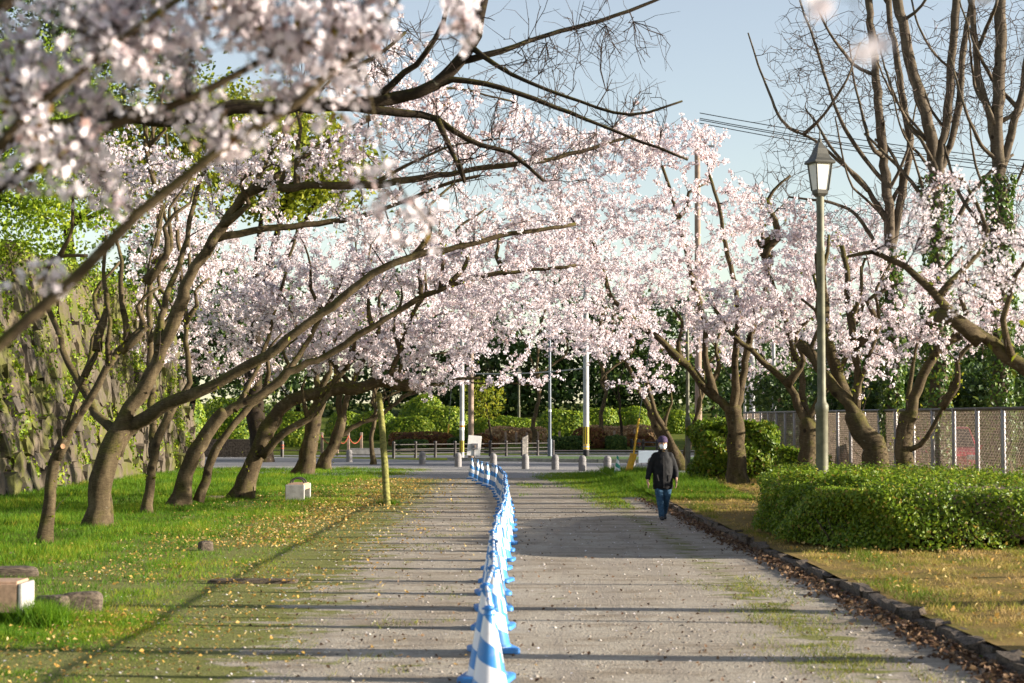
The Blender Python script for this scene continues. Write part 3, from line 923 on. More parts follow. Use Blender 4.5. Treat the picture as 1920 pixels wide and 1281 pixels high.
# -- far ones over the end of the path
for i, (px, by, D0, lob, lab, nt) in enumerate([
        (700, 872, 86, [(880, 650, 88, 130, 60, 3), (960, 712, 86, 110, 20, 2), (880, 540, 88, 180, 90, 4)], 'far cherry tree whose low blossoming branch hangs across the street gap', 230),
        (1005, 838, 119, [(980, 560, 118, 170, 90, 5), (900, 430, 118, 220, 110, 6), (1080, 640, 118, 100, 50, 4)], 'far cherry tree at the end of the path behind the rail fence', 160),
        (1130, 836, 122, [(1130, 560, 121, 170, 100, 5), (1100, 420, 120, 190, 110, 6)], 'far cherry tree near the concrete pole across the street', 140)]):
    z0 = at(px, 600, D0)
    tree('cherry_tree', lab, D0, ([(px, by), (px - 4, by - 50), (px + 6, by - 100), (px, by - 150)], 7, 5),
         [([(px, by - 130), (px + 60, by - 190), (lob[0][0], lob[0][1])], 4.5, 2.2), ([(px, by - 140), (px + 20, by - 260), (lob[-1][0], lob[-1][1])], 4.5, 2.2),
          ([(px + 10, by - 120), (px + 90, by - 152, .4), (px + 190, by - 155, .5), (px + 310, by - 150, .4)] if i == 0 else [(px, by - 140), (px - 30, by - 220), (px - 60, by - 300)], 3.5, 2)],
         lob, nt, blossom=dict(FAR, r=.056, gap=.26, spread=.14), group='far cherry trees at the end of the path', seed=20 + i, twig_gap=.4, twig_len=(.3, .7))

# -- right row
tree('cherry_tree', 'grey-barked cherry tree with forked trunk in front of the square green shrub', 54.0,
     ([(1383, 918), (1381, 850), (1378, 800), (1376, 770)], 21, 19),
     [([(1372, 778), (1340, 742), (1300, 700), (1255, 655), (1205, 612), (1165, 578), (1142, 548), (1130, 505), (1110, 450)], 13, 4),
      ([(1380, 778), (1388, 730), (1395, 690), (1405, 640), (1430, 560), (1450, 470)], 12, 4),
      ([(1340, 742), (1330, 700), (1318, 660), (1322, 600), (1290, 500), (1270, 400), (1240, 310)], 9, 3.5),
      ([(1376, 772), (1378, 700, -.4), (1385, 620, -.8), (1370, 500, -1), (1350, 400, -1.2), (1330, 330, -1)], 10, 3.5)],
     [(1190, 420, 52, 170, 120, 3.2), (1300, 540, 54, 140, 95, 3), (1140, 600, 51, 80, 75, 2.2), (1370, 420, 55, 100, 90, 3), (1230, 275, 54, 160, 60, 3, 1.7), (1040, 330, 53, 130, 90, 3, 1.6), (1050, 520, 52, 110, 80, 2.5)],
     730, blossom=dict(MID, r=.029, spread=.072), group=G_R, seed=11)
tree('cherry_tree', 'leaning double-stem cherry tree directly behind the walking person', 75.0,
     ([(1280, 886), (1262, 850), (1240, 810), (1222, 775)], 15, 11),
     [([(1224, 780), (1205, 740), (1185, 700), (1160, 660), (1120, 620)], 8, 3),
      ([(1268, 862), (1245, 800, -.5), (1222, 750, -.8), (1205, 700, -1)], 9, 4),
      ([(1282, 880), (1290, 830, .4), (1310, 770, .6), (1320, 700, .8), (1330, 620, 1)], 9, 3)],
     [(1170, 640, 73, 110, 70, 3), (1300, 640, 76, 120, 70, 3), (1070, 620, 74, 110, 55, 3), (1200, 720, 72, 70, 30, 1.5), (1180, 510, 76, 160, 90, 4)],
     330, blossom=FAR, group=G_R, seed=12)
tree('cherry_tree', 'cherry tree with a curved left limb standing just left of the tall lamp post', 46.0,
     ([(1516, 937), (1517, 880), (1516, 830), (1514, 795)], 21, 18),
     [([(1510, 802), (1490, 745), (1468, 712), (1445, 690), (1410, 655), (1375, 630), (1340, 580)], 12, 4),
      ([(1518, 800), (1530, 755), (1560, 715), (1590, 660), (1610, 560)], 11, 4),
      ([(1514, 798), (1500, 700, .5), (1470, 590, 1), (1440, 510, 1.4), (1420, 450, 1.4)], 9, 3.5)],
     [(1440, 560, 46, 110, 95, 2.6), (1560, 500, 46.5, 110, 90, 2.6), (1360, 600, 46, 70, 60, 2), (1480, 430, 47, 90, 55, 2)],
     320, blossom=dict(MID, r=.027), group=G_R, seed=13)
tree('cherry_tree', 'pruned cherry tree leaning left behind the hedge, thick sawn stubs', 38.5,
     ([(1655, 962), (1645, 890), (1628, 830), (1604, 785)], 27, 24),
     [([(1610, 795), (1585, 755), (1555, 712), (1525, 672), (1497, 640)], 18, 11),
      ([(1600, 778), (1572, 710, .2), (1552, 640, .3), (1543, 560, .4), (1536, 474, .4)], 16, 12),
      ([(1604, 770), (1606, 700, -.2), (1598, 620, -.3), (1590, 540, -.3), (1578, 460, -.2)], 10, 6),
      ([(1596, 760), (1625, 680, -.3), (1650, 600, -.4), (1645, 540, -.4), (1680, 480, -.3)], 6, 3)],
     [(1600, 600, 38, 110, 90, 2), (1700, 560, 38, 90, 80, 1.8), (1640, 690, 38, 60, 50, 1.4)],
     130, blossom=dict(MID, keep=.8), group=G_R, seed=14, cut_ends=(0, 1))
tree('cherry_tree', 'low forked cherry tree by the chain-link fence, right of the leaning pruned one', 40.2,
     ([(1690, 955), (1690, 900), (1692, 840), (1700, 785)], 22, 17),
     [([(1700, 795), (1722, 730), (1745, 680), (1775, 645), (1800, 630)], 14, 10),
      ([(1692, 850), (1725, 835, -.3), (1760, 780, -.5), (1785, 715, -.6)], 7, 4),
      ([(1702, 790), (1705, 720, .3), (1730, 620, .5), (1770, 560, .6)], 6, 3)],
     [(1780, 610, 40, 120, 60, 1.9), (1690, 640, 40, 80, 60, 1.6), (1860, 570, 40, 90, 70, 1.6)],
     120, blossom=dict(MID, keep=.85), group=G_R, seed=15, cut_ends=(0,))
tree('cherry_tree', 'thick mossy cherry limb reaching in from the right edge of the picture', 18.0,
     ([(2330, 1150), (2300, 1000), (2230, 880), (2120, 800)], 42, 38),
     [([(2140, 812), (2010, 745), (1920, 690), (1850, 642), (1785, 595), (1745, 545), (1700, 500), (1640, 470), (1590, 480)], 36, 4),
      ([(1840, 640), (1790, 600), (1755, 590)], 20, 17),
      ([(1760, 555), (1810, 500, .2), (1850, 430, .3), (1800, 330, .4)], 8, 4),
      ([(1900, 680), (1880, 600, -.2), (1905, 520, -.3), (1960, 450, -.4)], 9, 5)],
     [(1830, 540, 18, 110, 60, .8), (1770, 400, 18, 60, 90, .6), (1690, 460, 18, 50, 40, .5), (1890, 480, 17.6, 60, 60, .6)],
     120, blossom=dict(gap=.07, spread=.05, r=.019, per=5, lod=0, keep=.75), group=G_R, seed=16, twig_gap=.2, twig_len=(.12, .35), kr=.008)
# blossom further right behind the bare trees
for i, (px, by, D0, lob, lab) in enumerate([
        (1460, 868, 92, [(1440, 640, 92, 120, 80, 4), (1560, 620, 92, 120, 90, 4), (1470, 715, 91, 110, 35, 3)], 'far cherry tree behind the square shrub and fence'),
        (1700, 868, 96, [(1620, 460, 96, 130, 90, 5), (1740, 620, 95, 140, 90, 4), (1560, 430, 96, 100, 70, 4), (1620, 700, 94, 100, 45, 3)], 'far cherry tree showing between the ivy-clad trunks'),
        (1880, 870, 93, [(1850, 430, 93, 130, 110, 5), (1900, 620, 93, 100, 90, 4), (1760, 400, 94, 110, 90, 4)], 'far cherry tree by the right edge beyond the fence')]):
    tree('cherry_tree', lab, D0, ([(px, by), (px - 4, by - 50), (px + 6, by - 100), (px, by - 150)], 8, 6),
         [([(px, by - 130), (px - 40, by - 230), (lob[0][0], lob[0][1])], 5, 2.2), ([(px, by - 140), (px + 50, by - 200), (lob[1][0], lob[1][1])], 5, 2.2)],
         lob, 290, blossom=dict(FAR, r=.048, gap=.22, spread=.12, keep=.85), group='far cherry trees beyond the fence', seed=30 + i, twig_gap=.4, twig_len=(.3, .7))

# -- foreground branches
tree('cherry_tree', 'blurred foreground cherry branch full of blossom sweeping in from the left edge', 5.6,
     ([(-1500, 1942), (-1480, 1600), (-1380, 1250), (-1100, 1040)], 90, 75),
     [([(-1120, 1060), (-600, 860), (-100, 695), (0, 648), (140, 530), (262, 400), (420, 270), (560, 190), (690, 75), (770, -40)], 46, 11),
      ([(-500, 820), (-250, 600, .1), (-20, 360, .2), (180, 240, .2), (360, 185, .2), (520, 100, .2), (640, -30, .2)], 30, 10),
      ([(-300, 760), (-120, 420, -.1), (40, 220, -.15), (220, 80, -.2), (420, -60, -.2)], 22, 9)],
     [(200, 130, 5.6, 260, 95, .3), (600, 70, 5.6, 180, 70, .3), (90, 300, 5.6, 140, 80, .25), (450, 240, 5.65, 130, 60, .2), (330, 30, 5.6, 340, 60, .3), (70, 540, 5.6, 90, 50, .06, 3)],
     215, blossom=dict(gap=.055, spread=.036, r=.0185, per=4, lod=0, keep=.55), group='foreground cherry branches', seed=17, twig_gap=.075, twig_len=(.03, .12), kr=.005, step=.07, twig_r=.0019, wob=.006)
tree('cherry_tree', 'loose blurred blossom sprays hanging above the left half of the path', 5.6,
     ([(-1750, 1940), (-1730, 1500), (-1650, 1000), (-1400, 520)], 90, 75),
     [([(-1420, 560), (-800, 180), (-200, -60), (300, -160), (700, -130), (1000, -160)], 50, 9),
      ([(560, -150), (640, -10), (680, 120), (720, 300), (770, 380), (835, 450)], 7, 3),
      ([(860, -150), (850, -30), (870, 60), (885, 90)], 6, 3)],
     [(770, 400, 5.6, 80, 75, .2), (690, 330, 5.6, 70, 45, .2), (870, 60, 5.6, 50, 60, .2), (620, 210, 5.6, 100, 50, .2), (420, 40, 5.6, 300, 60, .3)],
     110, blossom=dict(gap=.06, spread=.034, r=.0185, per=4, lod=0, keep=.6), group='foreground cherry branches', seed=18, twig_gap=.11, twig_len=(.03, .12), kr=.004, step=.07, twig_r=.0019, wob=.006)
sprig = tree('cherry_tree', 'heavily blurred blossom sprig hanging into the top right corner', 2.1,
     ([(6100, 3850), (6050, 2400), (5700, 600), (5000, -350)], 140, 110),
     [([(5050, -320), (3900, -520), (2600, -420), (1900, -330), (1500, -330)], 60, 11),
      ([(1880, -330), (1800, -200), (1770, -80), (1765, -10)], 7, 3),
      ([(1650, -330), (1620, -150), (1605, 0), (1600, 70)], 7, 3),
      ([(2050, -340), (1960, -100), (1925, 60), (1915, 140)], 7, 3)],
     [(1775, 25, 2.1, 40, 20, .03), (1605, 95, 2.1, 40, 18, .03), (1915, 175, 2.1, 25, 20, .03), (1550, -10, 2.1, 50, 15, .03), (1680, -30, 2.1, 80, 15, .03)],
     9, blossom=dict(gap=.08, spread=.024, r=.0165, per=3, lod=0, keep=.30), group='foreground cherry branches', seed=19, twig_gap=.07, twig_len=(.015, .035), kr=.003, step=.03, twig_r=.0011, wob=.002)

rngc = np.random.default_rng(77)
u = unit(rngc.normal(size=(160, 3))) * rngc.uniform(.1, 1, (160, 1)) ** .4
cl = np.array([7.6, 4.2, 5.2]) + u * np.array([3.0, 2.6, 1.9])  # unseen crown added out of frame to shade the left foreground blossom
V, Fc, tint = flower_cloud(cl, u, .03, 8, .10, 1, rngc)
np_obj('crown', V, [Fc], M['petal'], sprig, 'stuff', attr=tint)
for k in range(9):  # boughs carrying the added unseen crown
    P, R = catmull([(5.4, 2.6, 2.6), tuple(np.array([6.5, 3.2, 4.0]) + rngc.normal(size=3) * .5), tuple(np.array([7.6, 4.2, 5.2]) + unit(rngc.normal(size=3)) * [2.4, 2, 1.5])], [.09, .05, .015], .2)
    tube_obj('limb', P, R, M['bark'], sprig, 7)
# next tree of the right row, just outside the frame; its trunk and crown shade the foreground
tree('cherry_tree', 'cherry tree of the right row standing just outside the right edge', 14.2,
     ([(2600, 1225), (2590, 1050), (2560, 900), (2520, 780)], 50, 42),
     [([(2530, 800), (2450, 640), (2350, 480), (2250, 300)], 30, 10), ([(2520, 790), (2620, 600), (2750, 420), (2900, 250)], 30, 10), ([(2520, 780), (2510, 560), (2560, 330), (2600, 100)], 26, 10)],
     [(2420, 250, 14.2, 230, 180, 1.6), (2750, 250, 14.2, 330, 220, 1.8)], 60, blossom=dict(gap=.16, spread=.08, r=.034, per=7, keep=.8), group=G_R, seed=21)

for i, (px, D0, lab) in enumerate([(2480, 16.8, 'slender young tree beyond the right edge, nearer one'), (2345, 20.7, 'slender young tree beyond the right edge, farther one')]):
    by = HORIZ + (CAM_H - .12) * ppm(D0)
    tree('young_tree', lab, D0, ([(px, by), (px + 4, by - 250), (px - 5, by - 480), (px, by - 640)], 14, 9), [([(px, by - 600), (px - 60, by - 800), (px - 130, by - 960)], 7, 3), ([(px, by - 610), (px + 60, by - 800), (px + 90, by - 1000)], 7, 3)],
         [(px, by - 950, D0, 160, 130, .8)], 24, bark='bark', seed=95 + i, twig_gap=.3)

# -- bare trees
tree('bare_tree', 'dark bare-limbed tree spreading its mossy boughs across the top left and centre', 28.0,
     ([(-260, 1027), (-250, 800), (-235, 560), (-200, 420)], 42, 36),
     [([(-205, 440), (-60, 300), (150, 228), (400, 212), (640, 192), (780, 178), (850, 128), (890, 60), (915, -40)], 28, 13),
      ([(600, 198), (720, 205), (820, 225, .2), (880, 262, .3), (960, 290, .4), (1020, 340, .4)], 14, 4),
      ([(790, 172), (850, 150), (940, 165), (1040, 200), (1150, 245), (1290, 300)], 9, 3),
      ([(860, 115), (940, 95), (1050, 60, .3), (1180, 20, .4), (1300, -30, .5)], 9, 3),
      ([(700, 190), (760, 140), (800, 95, -.3), (830, 40, -.3), (845, -40, -.3)], 10, 5),
      ([(820, 225), (850, 290), (870, 340, -.3), (860, 300, -.4)], 8, 3),
      ([(500, 205), (600, 150, .4), (700, 110, .6), (760, 60, .8)], 10, 4),
      ([(880, 85), (960, 140, -.3), (1060, 180, -.4), (1180, 215, -.4), (1280, 190, -.4)], 7, 2.5),
      ([(-200, 430), (-160, 200), (-60, 60), (100, -60)], 24, 14)],
     [(1080, 70, 28, 190, 70, 1.8), (1180, 200, 28, 100, 50, 1.4), (950, 180, 28, 160, 80, 1.6), (820, 300, 28, 150, 60, 1.6), (700, 100, 28, 170, 90, 1.6), (1080, 300, 28, 110, 50, 1.4)],
     420, bark='bark_dark', twig='twig', seed=40, cat='tree', twig_gap=.24, twig_len=(.25, .7), kr=.011, sag=.05, twig_r=.0055, fat=.78)
BT = [('tall bare ivy-clad tree behind the fence, leftmost of three', 48.5, 1672, 19,
       [([(1668, 520), (1668, 420), (1660, 330), (1650, 230), (1640, 120), (1625, -40)], 17, 10),
        ([(1670, 470), (1690, 380), (1705, 260), (1690, 160), (1672, 60), (1665, -40)], 12, 8),
        ([(1668, 420), (1620, 345), (1570, 300), (1530, 265), (1480, 240)], 9, 3),
        ([(1665, 350), (1600, 270), (1560, 180), (1530, 90), (1500, 0)], 7, 3),
        ([(1672, 540), (1620, 420), (1560, 380), (1480, 370)], 8, 3),
        ([(1672, 380), (1690, 330), (1660, 270), (1640, 262)], 6, 4)],
       [(1530, 180, 48, 100, 150, 2.5), (1480, 330, 48, 80, 90, 2), (1620, 120, 48.5, 90, 130, 2.5), (1560, 420, 48, 90, 60, 2), (1500, 80, 48, 60, 90, 2)], 700),
      ('tall bare ivy-clad tree behind the fence, middle one of three', 46.0, 1757, 22,
       [([(1757, 420), (1752, 300), (1730, 200), (1702, 90), (1672, -40)], 20, 14),
        ([(1757, 380), (1772, 240), (1785, 120), (1795, -40)], 15, 11),
        ([(1757, 340), (1795, 220), (1805, 100), (1830, -40)], 11, 8),
        ([(1755, 400), (1700, 330), (1660, 290), (1620, 250)], 8, 3),
        ([(1760, 480), (1810, 380), (1850, 330), (1900, 290)], 9, 4)],
       [(1720, 150, 46, 110, 150, 2.5), (1820, 160, 46, 90, 150, 2.5), (1700, 380, 46, 90, 70, 2)], 560),
      ('tall bare ivy-clad tree behind the fence, rightmost of three', 42.5, 1873, 23,
       [([(1873, 420), (1872, 280), (1872, 140), (1880, -40)], 21, 15),
        ([(1872, 300), (1840, 160), (1826, 60), (1815, -40)], 12, 8),
        ([(1874, 330), (1905, 220), (1925, 120), (1945, -40)], 13, 8),
        ([(1873, 460), (1820, 400), (1790, 340), (1770, 270)], 8, 3)],
       [(1860, 120, 42.5, 90, 140, 2.3), (1880, 380, 42.5, 80, 90, 2)], 430)]
for i, (lab, D0, px, r, limbs, lob, nt) in enumerate(BT):
    by = HORIZ + (CAM_H - .15) * ppm(D0)
    gg = random.Random(500 + i)
    main = [l[0] for l in limbs[:3]]
    for k in range(9):
        pl = gg.choice(main); j = gg.randrange(0, len(pl) - 1); t = gg.random()
        x0, y0 = (pl[j][c] * (1 - t) + pl[j + 1][c] * t for c in (0, 1))
        sx = gg.choice((-1, -1, 1)); dx = sx * gg.uniform(50, 130)
        limbs.append(([(x0, y0), (x0 + dx * .35, y0 - gg.uniform(20, 50), gg.uniform(-.5, .5)), (x0 + dx * .75, y0 - gg.uniform(80, 120), gg.uniform(-1.2, 1.2)), (x0 + dx, y0 - gg.uniform(150, 220), gg.uniform(-1.5, 1.5))], gg.uniform(4.5, 7.5), 2))
    e = tree('bare_tree', lab, D0, ([(px + 2, by), (px, 860), (px + 2, 700), (px, 560), (px, limbs[0][0][0][1] - 10)], r, limbs[0][1]),
             limbs, lob, nt, bark='bark_grey', twig='twig_grey', group='tall bare trees behind the fence', seed=50 + i, wob=.012,
             twig_gap=.26, twig_len=(.25, .8), kr=.013, sag=-.02, twig_r=.0075, fat=.68)
    # ivy sleeve on the trunk
    rng = np.random.default_rng(60 + i)
    n = 5200
    y = rng.uniform(330 if i else 470, 940, n) ** 1.0
    c = np.array([at(px, yy, D0) for yy in y])
    a = rng.uniform(0, 2 * math.pi, n)
    clump = .5 + .5 * np.sin(c[:, 2] * 3.1 + a * 2) * np.sin(c[:, 2] * 1.3 + i)
    rad = (r / ppm(D0)) * (1.02 + .55 * clump * rng.uniform(.3, 1, n))
    c += np.stack([np.cos(a) * rad, np.sin(a) * rad, np.zeros(n)], 1)
    keep = rng.uniform(size=n) < .35 + .65 * clump
    c, a = c[keep], a[keep]
    Nn = unit(np.stack([np.cos(a), np.sin(a), np.full(len(a), .25)], 1) + rng.normal(size=(len(a), 3)) * .5)
    V, Fc = quads_cloud(c, Nn, .085, 1.4, .2, rng)
    np_obj('ivy', V, [Fc], M['ivy'], e, 'stuff', attr=np.repeat(rng.uniform(0, 1, len(c)), 4))
print('flowers', tree.flowers)

# ------------------------------------------------------------------ castle wall on the left
WALL_X, WALL_D0, WALL_D1, WALL_H = -12.9, 40.0, 81.0, 6.9
wall = thing('stone_wall', 'tall mossy castle wall of rough stones along the left edge', 'wall', (WALL_X, 60, 0))
smesh = [rock_mesh('stone', M['stone'], 200 + i, .13) for i in range(9)]
mb = MB()
mb.raw([(-.45 - 0 - .0, WALL_D0 - 60, -.3), (-.45, WALL_D1 - 60, -.3), (-.45 - WALL_H * .26, WALL_D1 - 60, WALL_H), (-.45 - WALL_H * .26, WALL_D0 - 60, WALL_H),
        (-9, WALL_D0 - 60, -.3), (-9, WALL_D1 - 60, -.3), (-9, WALL_D1 - 60, WALL_H), (-9, WALL_D0 - 60, WALL_H)],
       [(0, 1, 2, 3), (4, 7, 6, 5), (3, 2, 6, 7), (0, 4, 5, 1), (1, 5, 6, 2), (0, 3, 7, 4)])
mb.build('earth_core', M['soil'], wall)
stones = []
z = -.1
while z < WALL_H - .2:
    h = random.uniform(.48, .8)
    D = WALL_D0 + random.uniform(0, .5)
    while D < WALL_D1:
        w = random.uniform(.5, 1.25)
        stones.append((D + w / 2, z + h / 2 + random.uniform(-.12, .12), w, h * random.uniform(.85, 1.3)))
        D += w * .96
    z += h * .95
vis = [s for s in stones if s[0] > 45.5]
vis.sort(key=lambda s: s[0])
rest = []
for i, (D, z, w, h) in enumerate(vis):
    loc = Vector((-.26 - z * .26 + random.uniform(-.09, .09), D - 60, z))
    sc = Vector((random.uniform(.6, 1.0), w * 1.05, h * 1.06))
    ro = (random.uniform(-.2, .2), random.uniform(-.15, .15) - .22, random.uniform(-.12, .12))
    if i < 300:
        o = bpy.data.objects.new('stone', random.choice(smesh)); link(o, wall)
        o.location, o.scale, o.rotation_euler = loc, sc, ro
    else:
        rest.append((loc, sc, ro))
if rest:
    V, Fc, off = [], [], 0
    for loc, sc, ro in rest:
        me = random.choice(smesh)
        Mx = Matrix.LocRotScale(loc, Matrix.Rotation(ro[0], 3, 'X').to_quaternion(), sc)
        V += [tuple(Mx @ v.co) for v in me.vertices]
        Fc += [tuple(i + off for i in p.vertices) for p in me.polygons]
        off += len(me.vertices)
    me = bpy.data.meshes.new('stones_far_end'); me.from_pydata(V, [], Fc); me.materials.append(M['stone'])
    o = bpy.data.objects.new('stones_far_end', me); link(o, wall); o['kind'] = 'stuff'
# plants rooted in the joints
rng = np.random.default_rng(71)
nc = 330
cz = rng.uniform(0.0, 1, nc) ** .75 * (WALL_H + .3); cD = rng.uniform(45, WALL_D1, nc)
idx = rng.integers(0, nc, 22000)
P = np.stack([WALL_X - cz * .26 + .10, cD, cz], 1)[idx] + rng.normal(size=(22000, 3)) * np.array([.08, .32, .24]) * rng.uniform(.3, 1.3, nc)[idx][:, None]
V, Fc = quads_cloud(P, unit(rng.normal(size=P.shape) + [.8, 0, .5]), .085, 1.5, .2, rng)
nt_ = 9000
ct = rng.uniform(44, WALL_D1 + 1, 60); it = rng.integers(0, 60, nt_)
P2 = np.stack([np.full(60, WALL_X - WALL_H * .26 - .3), ct, np.full(60, WALL_H + .1)], 1)[it] + rng.normal(size=(nt_, 3)) * np.array([.5, .55, .38]) * rng.uniform(.5, 1.3, 60)[it][:, None]
V2, F2 = quads_cloud(P2, unit(rng.normal(size=P2.shape) + [.3, 0, .6]), .10, 1.5, .2, rng)
Fc = np.concatenate([Fc, F2 + len(V)]); V = np.concatenate([V, V2]); P = np.concatenate([P, P2])
np_obj('wall_plants', V, [Fc], M['shrub'], wall, 'stuff', attr=np.repeat(rng.uniform(0, 1, len(P)), 4))

# ------------------------------------------------------------------ leafy trees and shrubs
def leaf_mass(name, label, lobes, n, size, m, trunk=None, group=None, cat='tree', seed=1, bark='bark_dark', clump=.45, core=False):
    """an evergreen: tapered trunk, limbs into every lobe, leaves in uneven clumps."""
    rng = np.random.default_rng(seed)
    if trunk is None:
        c0 = at(lobes[0][0], lobes[0][1], lobes[0][2])
        trunk = Vector((c0.x, c0.y, 0))
    trunk = Vector(trunk)
    e = thing(name, label, cat, tuple(trunk), 0, group)
    cs = [np.array(at(l[0], l[1], l[2])) for l in lobes]
    top = max(c[2] for c in cs)
    hub = np.array(trunk) + np.array([rng.normal() * .3, rng.normal() * .3, (top - trunk.z) * .45])
    r0 = max(.10, (top - trunk.z) * .03)
    P, R = catmull([tuple(np.array(trunk) - [0, 0, .3]), tuple((np.array(trunk) + hub) / 2 + rng.normal(size=3) * .15), tuple(hub)], [r0 * 1.2, r0, r0 * .8], .4)
    tube_obj('trunk', P, R, M[bark], e, 10, .08, seed)
    for k, c in enumerate(cs):
        P, R = catmull([tuple(hub - [0, 0, .2]), tuple((hub + c) / 2 + rng.normal(size=3) * .3), tuple(c)], [r0 * .6, r0 * .35, r0 * .12], .4)
        tube_obj('limb', P, R, M[bark], e, 7, .06, seed + k)
    ncl = max(12, n // 70)
    cc = lobe_points(lobes, ncl, rng, .55)
    rel = rng.uniform(.6, 1.4, ncl)
    idx = rng.integers(0, ncl, n)
    P = cc[idx] + rng.normal(size=(n, 3)) * clump * rel[idx][:, None] * np.array([1, 1, .62])
    V, Fc = quads_cloud(P, unit(rng.normal(size=(n, 3)) + [0, 0, .6]), size, 1.5, .2, rng)
    tint = np.clip(rng.uniform(0, 1, ncl)[idx] * .5 + rng.uniform(0, .5, n), 0, 1)
    np_obj('crown', V, [Fc], M[m], e, 'stuff', attr=np.repeat(tint, 4))
    return e

WT = WALL_H
leaf_mass('evergreen_tree', 'bright green tree on top of the castle wall at the left edge', [(40, 300, 56, 120, 90, 2.5), (110, 420, 55, 110, 50, 2), (60, 180, 58, 120, 90, 2.5)], 15000, .105, 'shrub', (-17.2, 57, WT), seed=81, clump=.55)
leaf_mass('evergreen_tree', 'dark evergreen tree in the top left corner behind the blossom', [(40, 60, 64, 150, 100, 3), (200, 120, 66, 130, 90, 3), (-40, 200, 62, 80, 100, 2.5)], 12000, .13, 'evergreen', (-19.5, 65, WT), seed=82, clump=.65)
leaf_mass('evergreen_tree', 'fresh yellow-green tree above the wall behind the dark bough', [(300, 260, 74, 150, 80, 3), (440, 240, 75, 110, 70, 3), (250, 350, 73, 140, 50, 2.5)], 13000, .14, 'yellowgreen', (-17, 75, WT), seed=83, clump=.65)
leaf_mass('evergreen_tree', 'yellow-green tree crown showing left of centre above the far end of the wall', [(560, 280, 90, 90, 70, 3), (620, 330, 92, 80, 60, 3), (500, 330, 90, 100, 70, 3)], 7500, .22, 'yellowgreen', (-11.5, 92, 0), seed=84, clump=.7)
leaf_mass('evergreen_tree', 'dark green tree beyond the end of the castle wall behind the leaning trunks', [(330, 560, 99, 120, 110, 3.5), (420, 650, 98, 120, 90, 3)], 7000, .24, 'evergreen', (-16.5, 99, 0), seed=85, clump=.8)
for i, (px, py, D0, rx, ry, lab) in enumerate([
        (720, 620, 172, 110, 120, 'dark evergreen tree beyond the clipped shrubs, leftmost of the backdrop'),
        (850, 640, 176, 90, 120, 'dark evergreen tree behind the grey and brown poles'),
        (950, 660, 170, 90, 110, 'dark evergreen tree behind the small distant lamp'),
        (1040, 640, 174, 95, 120, 'dark evergreen tree behind the blue-grey pole'),
        (1140, 650, 168, 90, 110, 'dark evergreen tree behind the concrete pole with the striped band'),
        (1230, 660, 172, 90, 110, 'dark evergreen tree behind the walking person, far beyond the street'),
        (1340, 650, 165, 100, 110, 'dark evergreen tree far behind the square shrub'),
        (1460, 690, 150, 90, 80, 'dark evergreen tree far behind the left end of the fence'),
        (560, 640, 168, 120, 120, 'dark evergreen tree far behind the stout ridged trunk'),
        (1580, 690, 118, 90, 70, 'dark evergreen tree beyond the fence behind the leaning pruned cherry'),
        (1700, 680, 122, 100, 80, 'dark evergreen tree beyond the fence behind the leftmost ivy trunk'),
        (1830, 690, 116, 100, 75, 'dark evergreen tree beyond the fence between the middle and rightmost ivy trunks'),
        (1930, 680, 120, 80, 80, 'dark evergreen tree beyond the fence at the right edge')]):
    leaf_mass('evergreen_tree', lab, [(px, py, D0, rx, ry, 4), (px - rx * .5, py + 60, D0 - 3, rx * .8, ry * .7, 3), (px + rx * .6, py + 50, D0 + 2, rx * .8, ry * .7, 3), (px, 752, D0 - 2, rx, 40, 3)],
              4300, .34, 'evergreen', (at(px, 700, D0).x, D0, min(terrain(D0), 3)), group='dark trees behind the park shrubs', seed=90 + i, clump=.95)
# dark planting behind the chain-link fence
for i, (px, D0, m, lab) in enumerate([
        (1600, 68, 'evergreen', 'dark evergreen bush behind the fence near the lamp post'),
        (1700, 64, 'evergreen', 'dark evergreen bush behind the fence left of the middle ivy trunk'),
        (1800, 66, 'evergreen', 'dark evergreen bush behind the red car'),
        (1900, 62, 'evergreen', 'dark evergreen bush behind the fence at the right edge'),
        (1500, 84, 'evergreen', 'dark evergreen bush behind the far left end of the fence')]):
    leaf_mass('evergreen_bush', lab, [(px, 735, D0, 75, 45, 2), (px, 810, D0, 80, 50, 1.6)], 4200, .17, m, (at(px, 735, D0).x, D0, .1), group='bushes behind the fence', seed=110 + i, clump=.45, cat='bush')

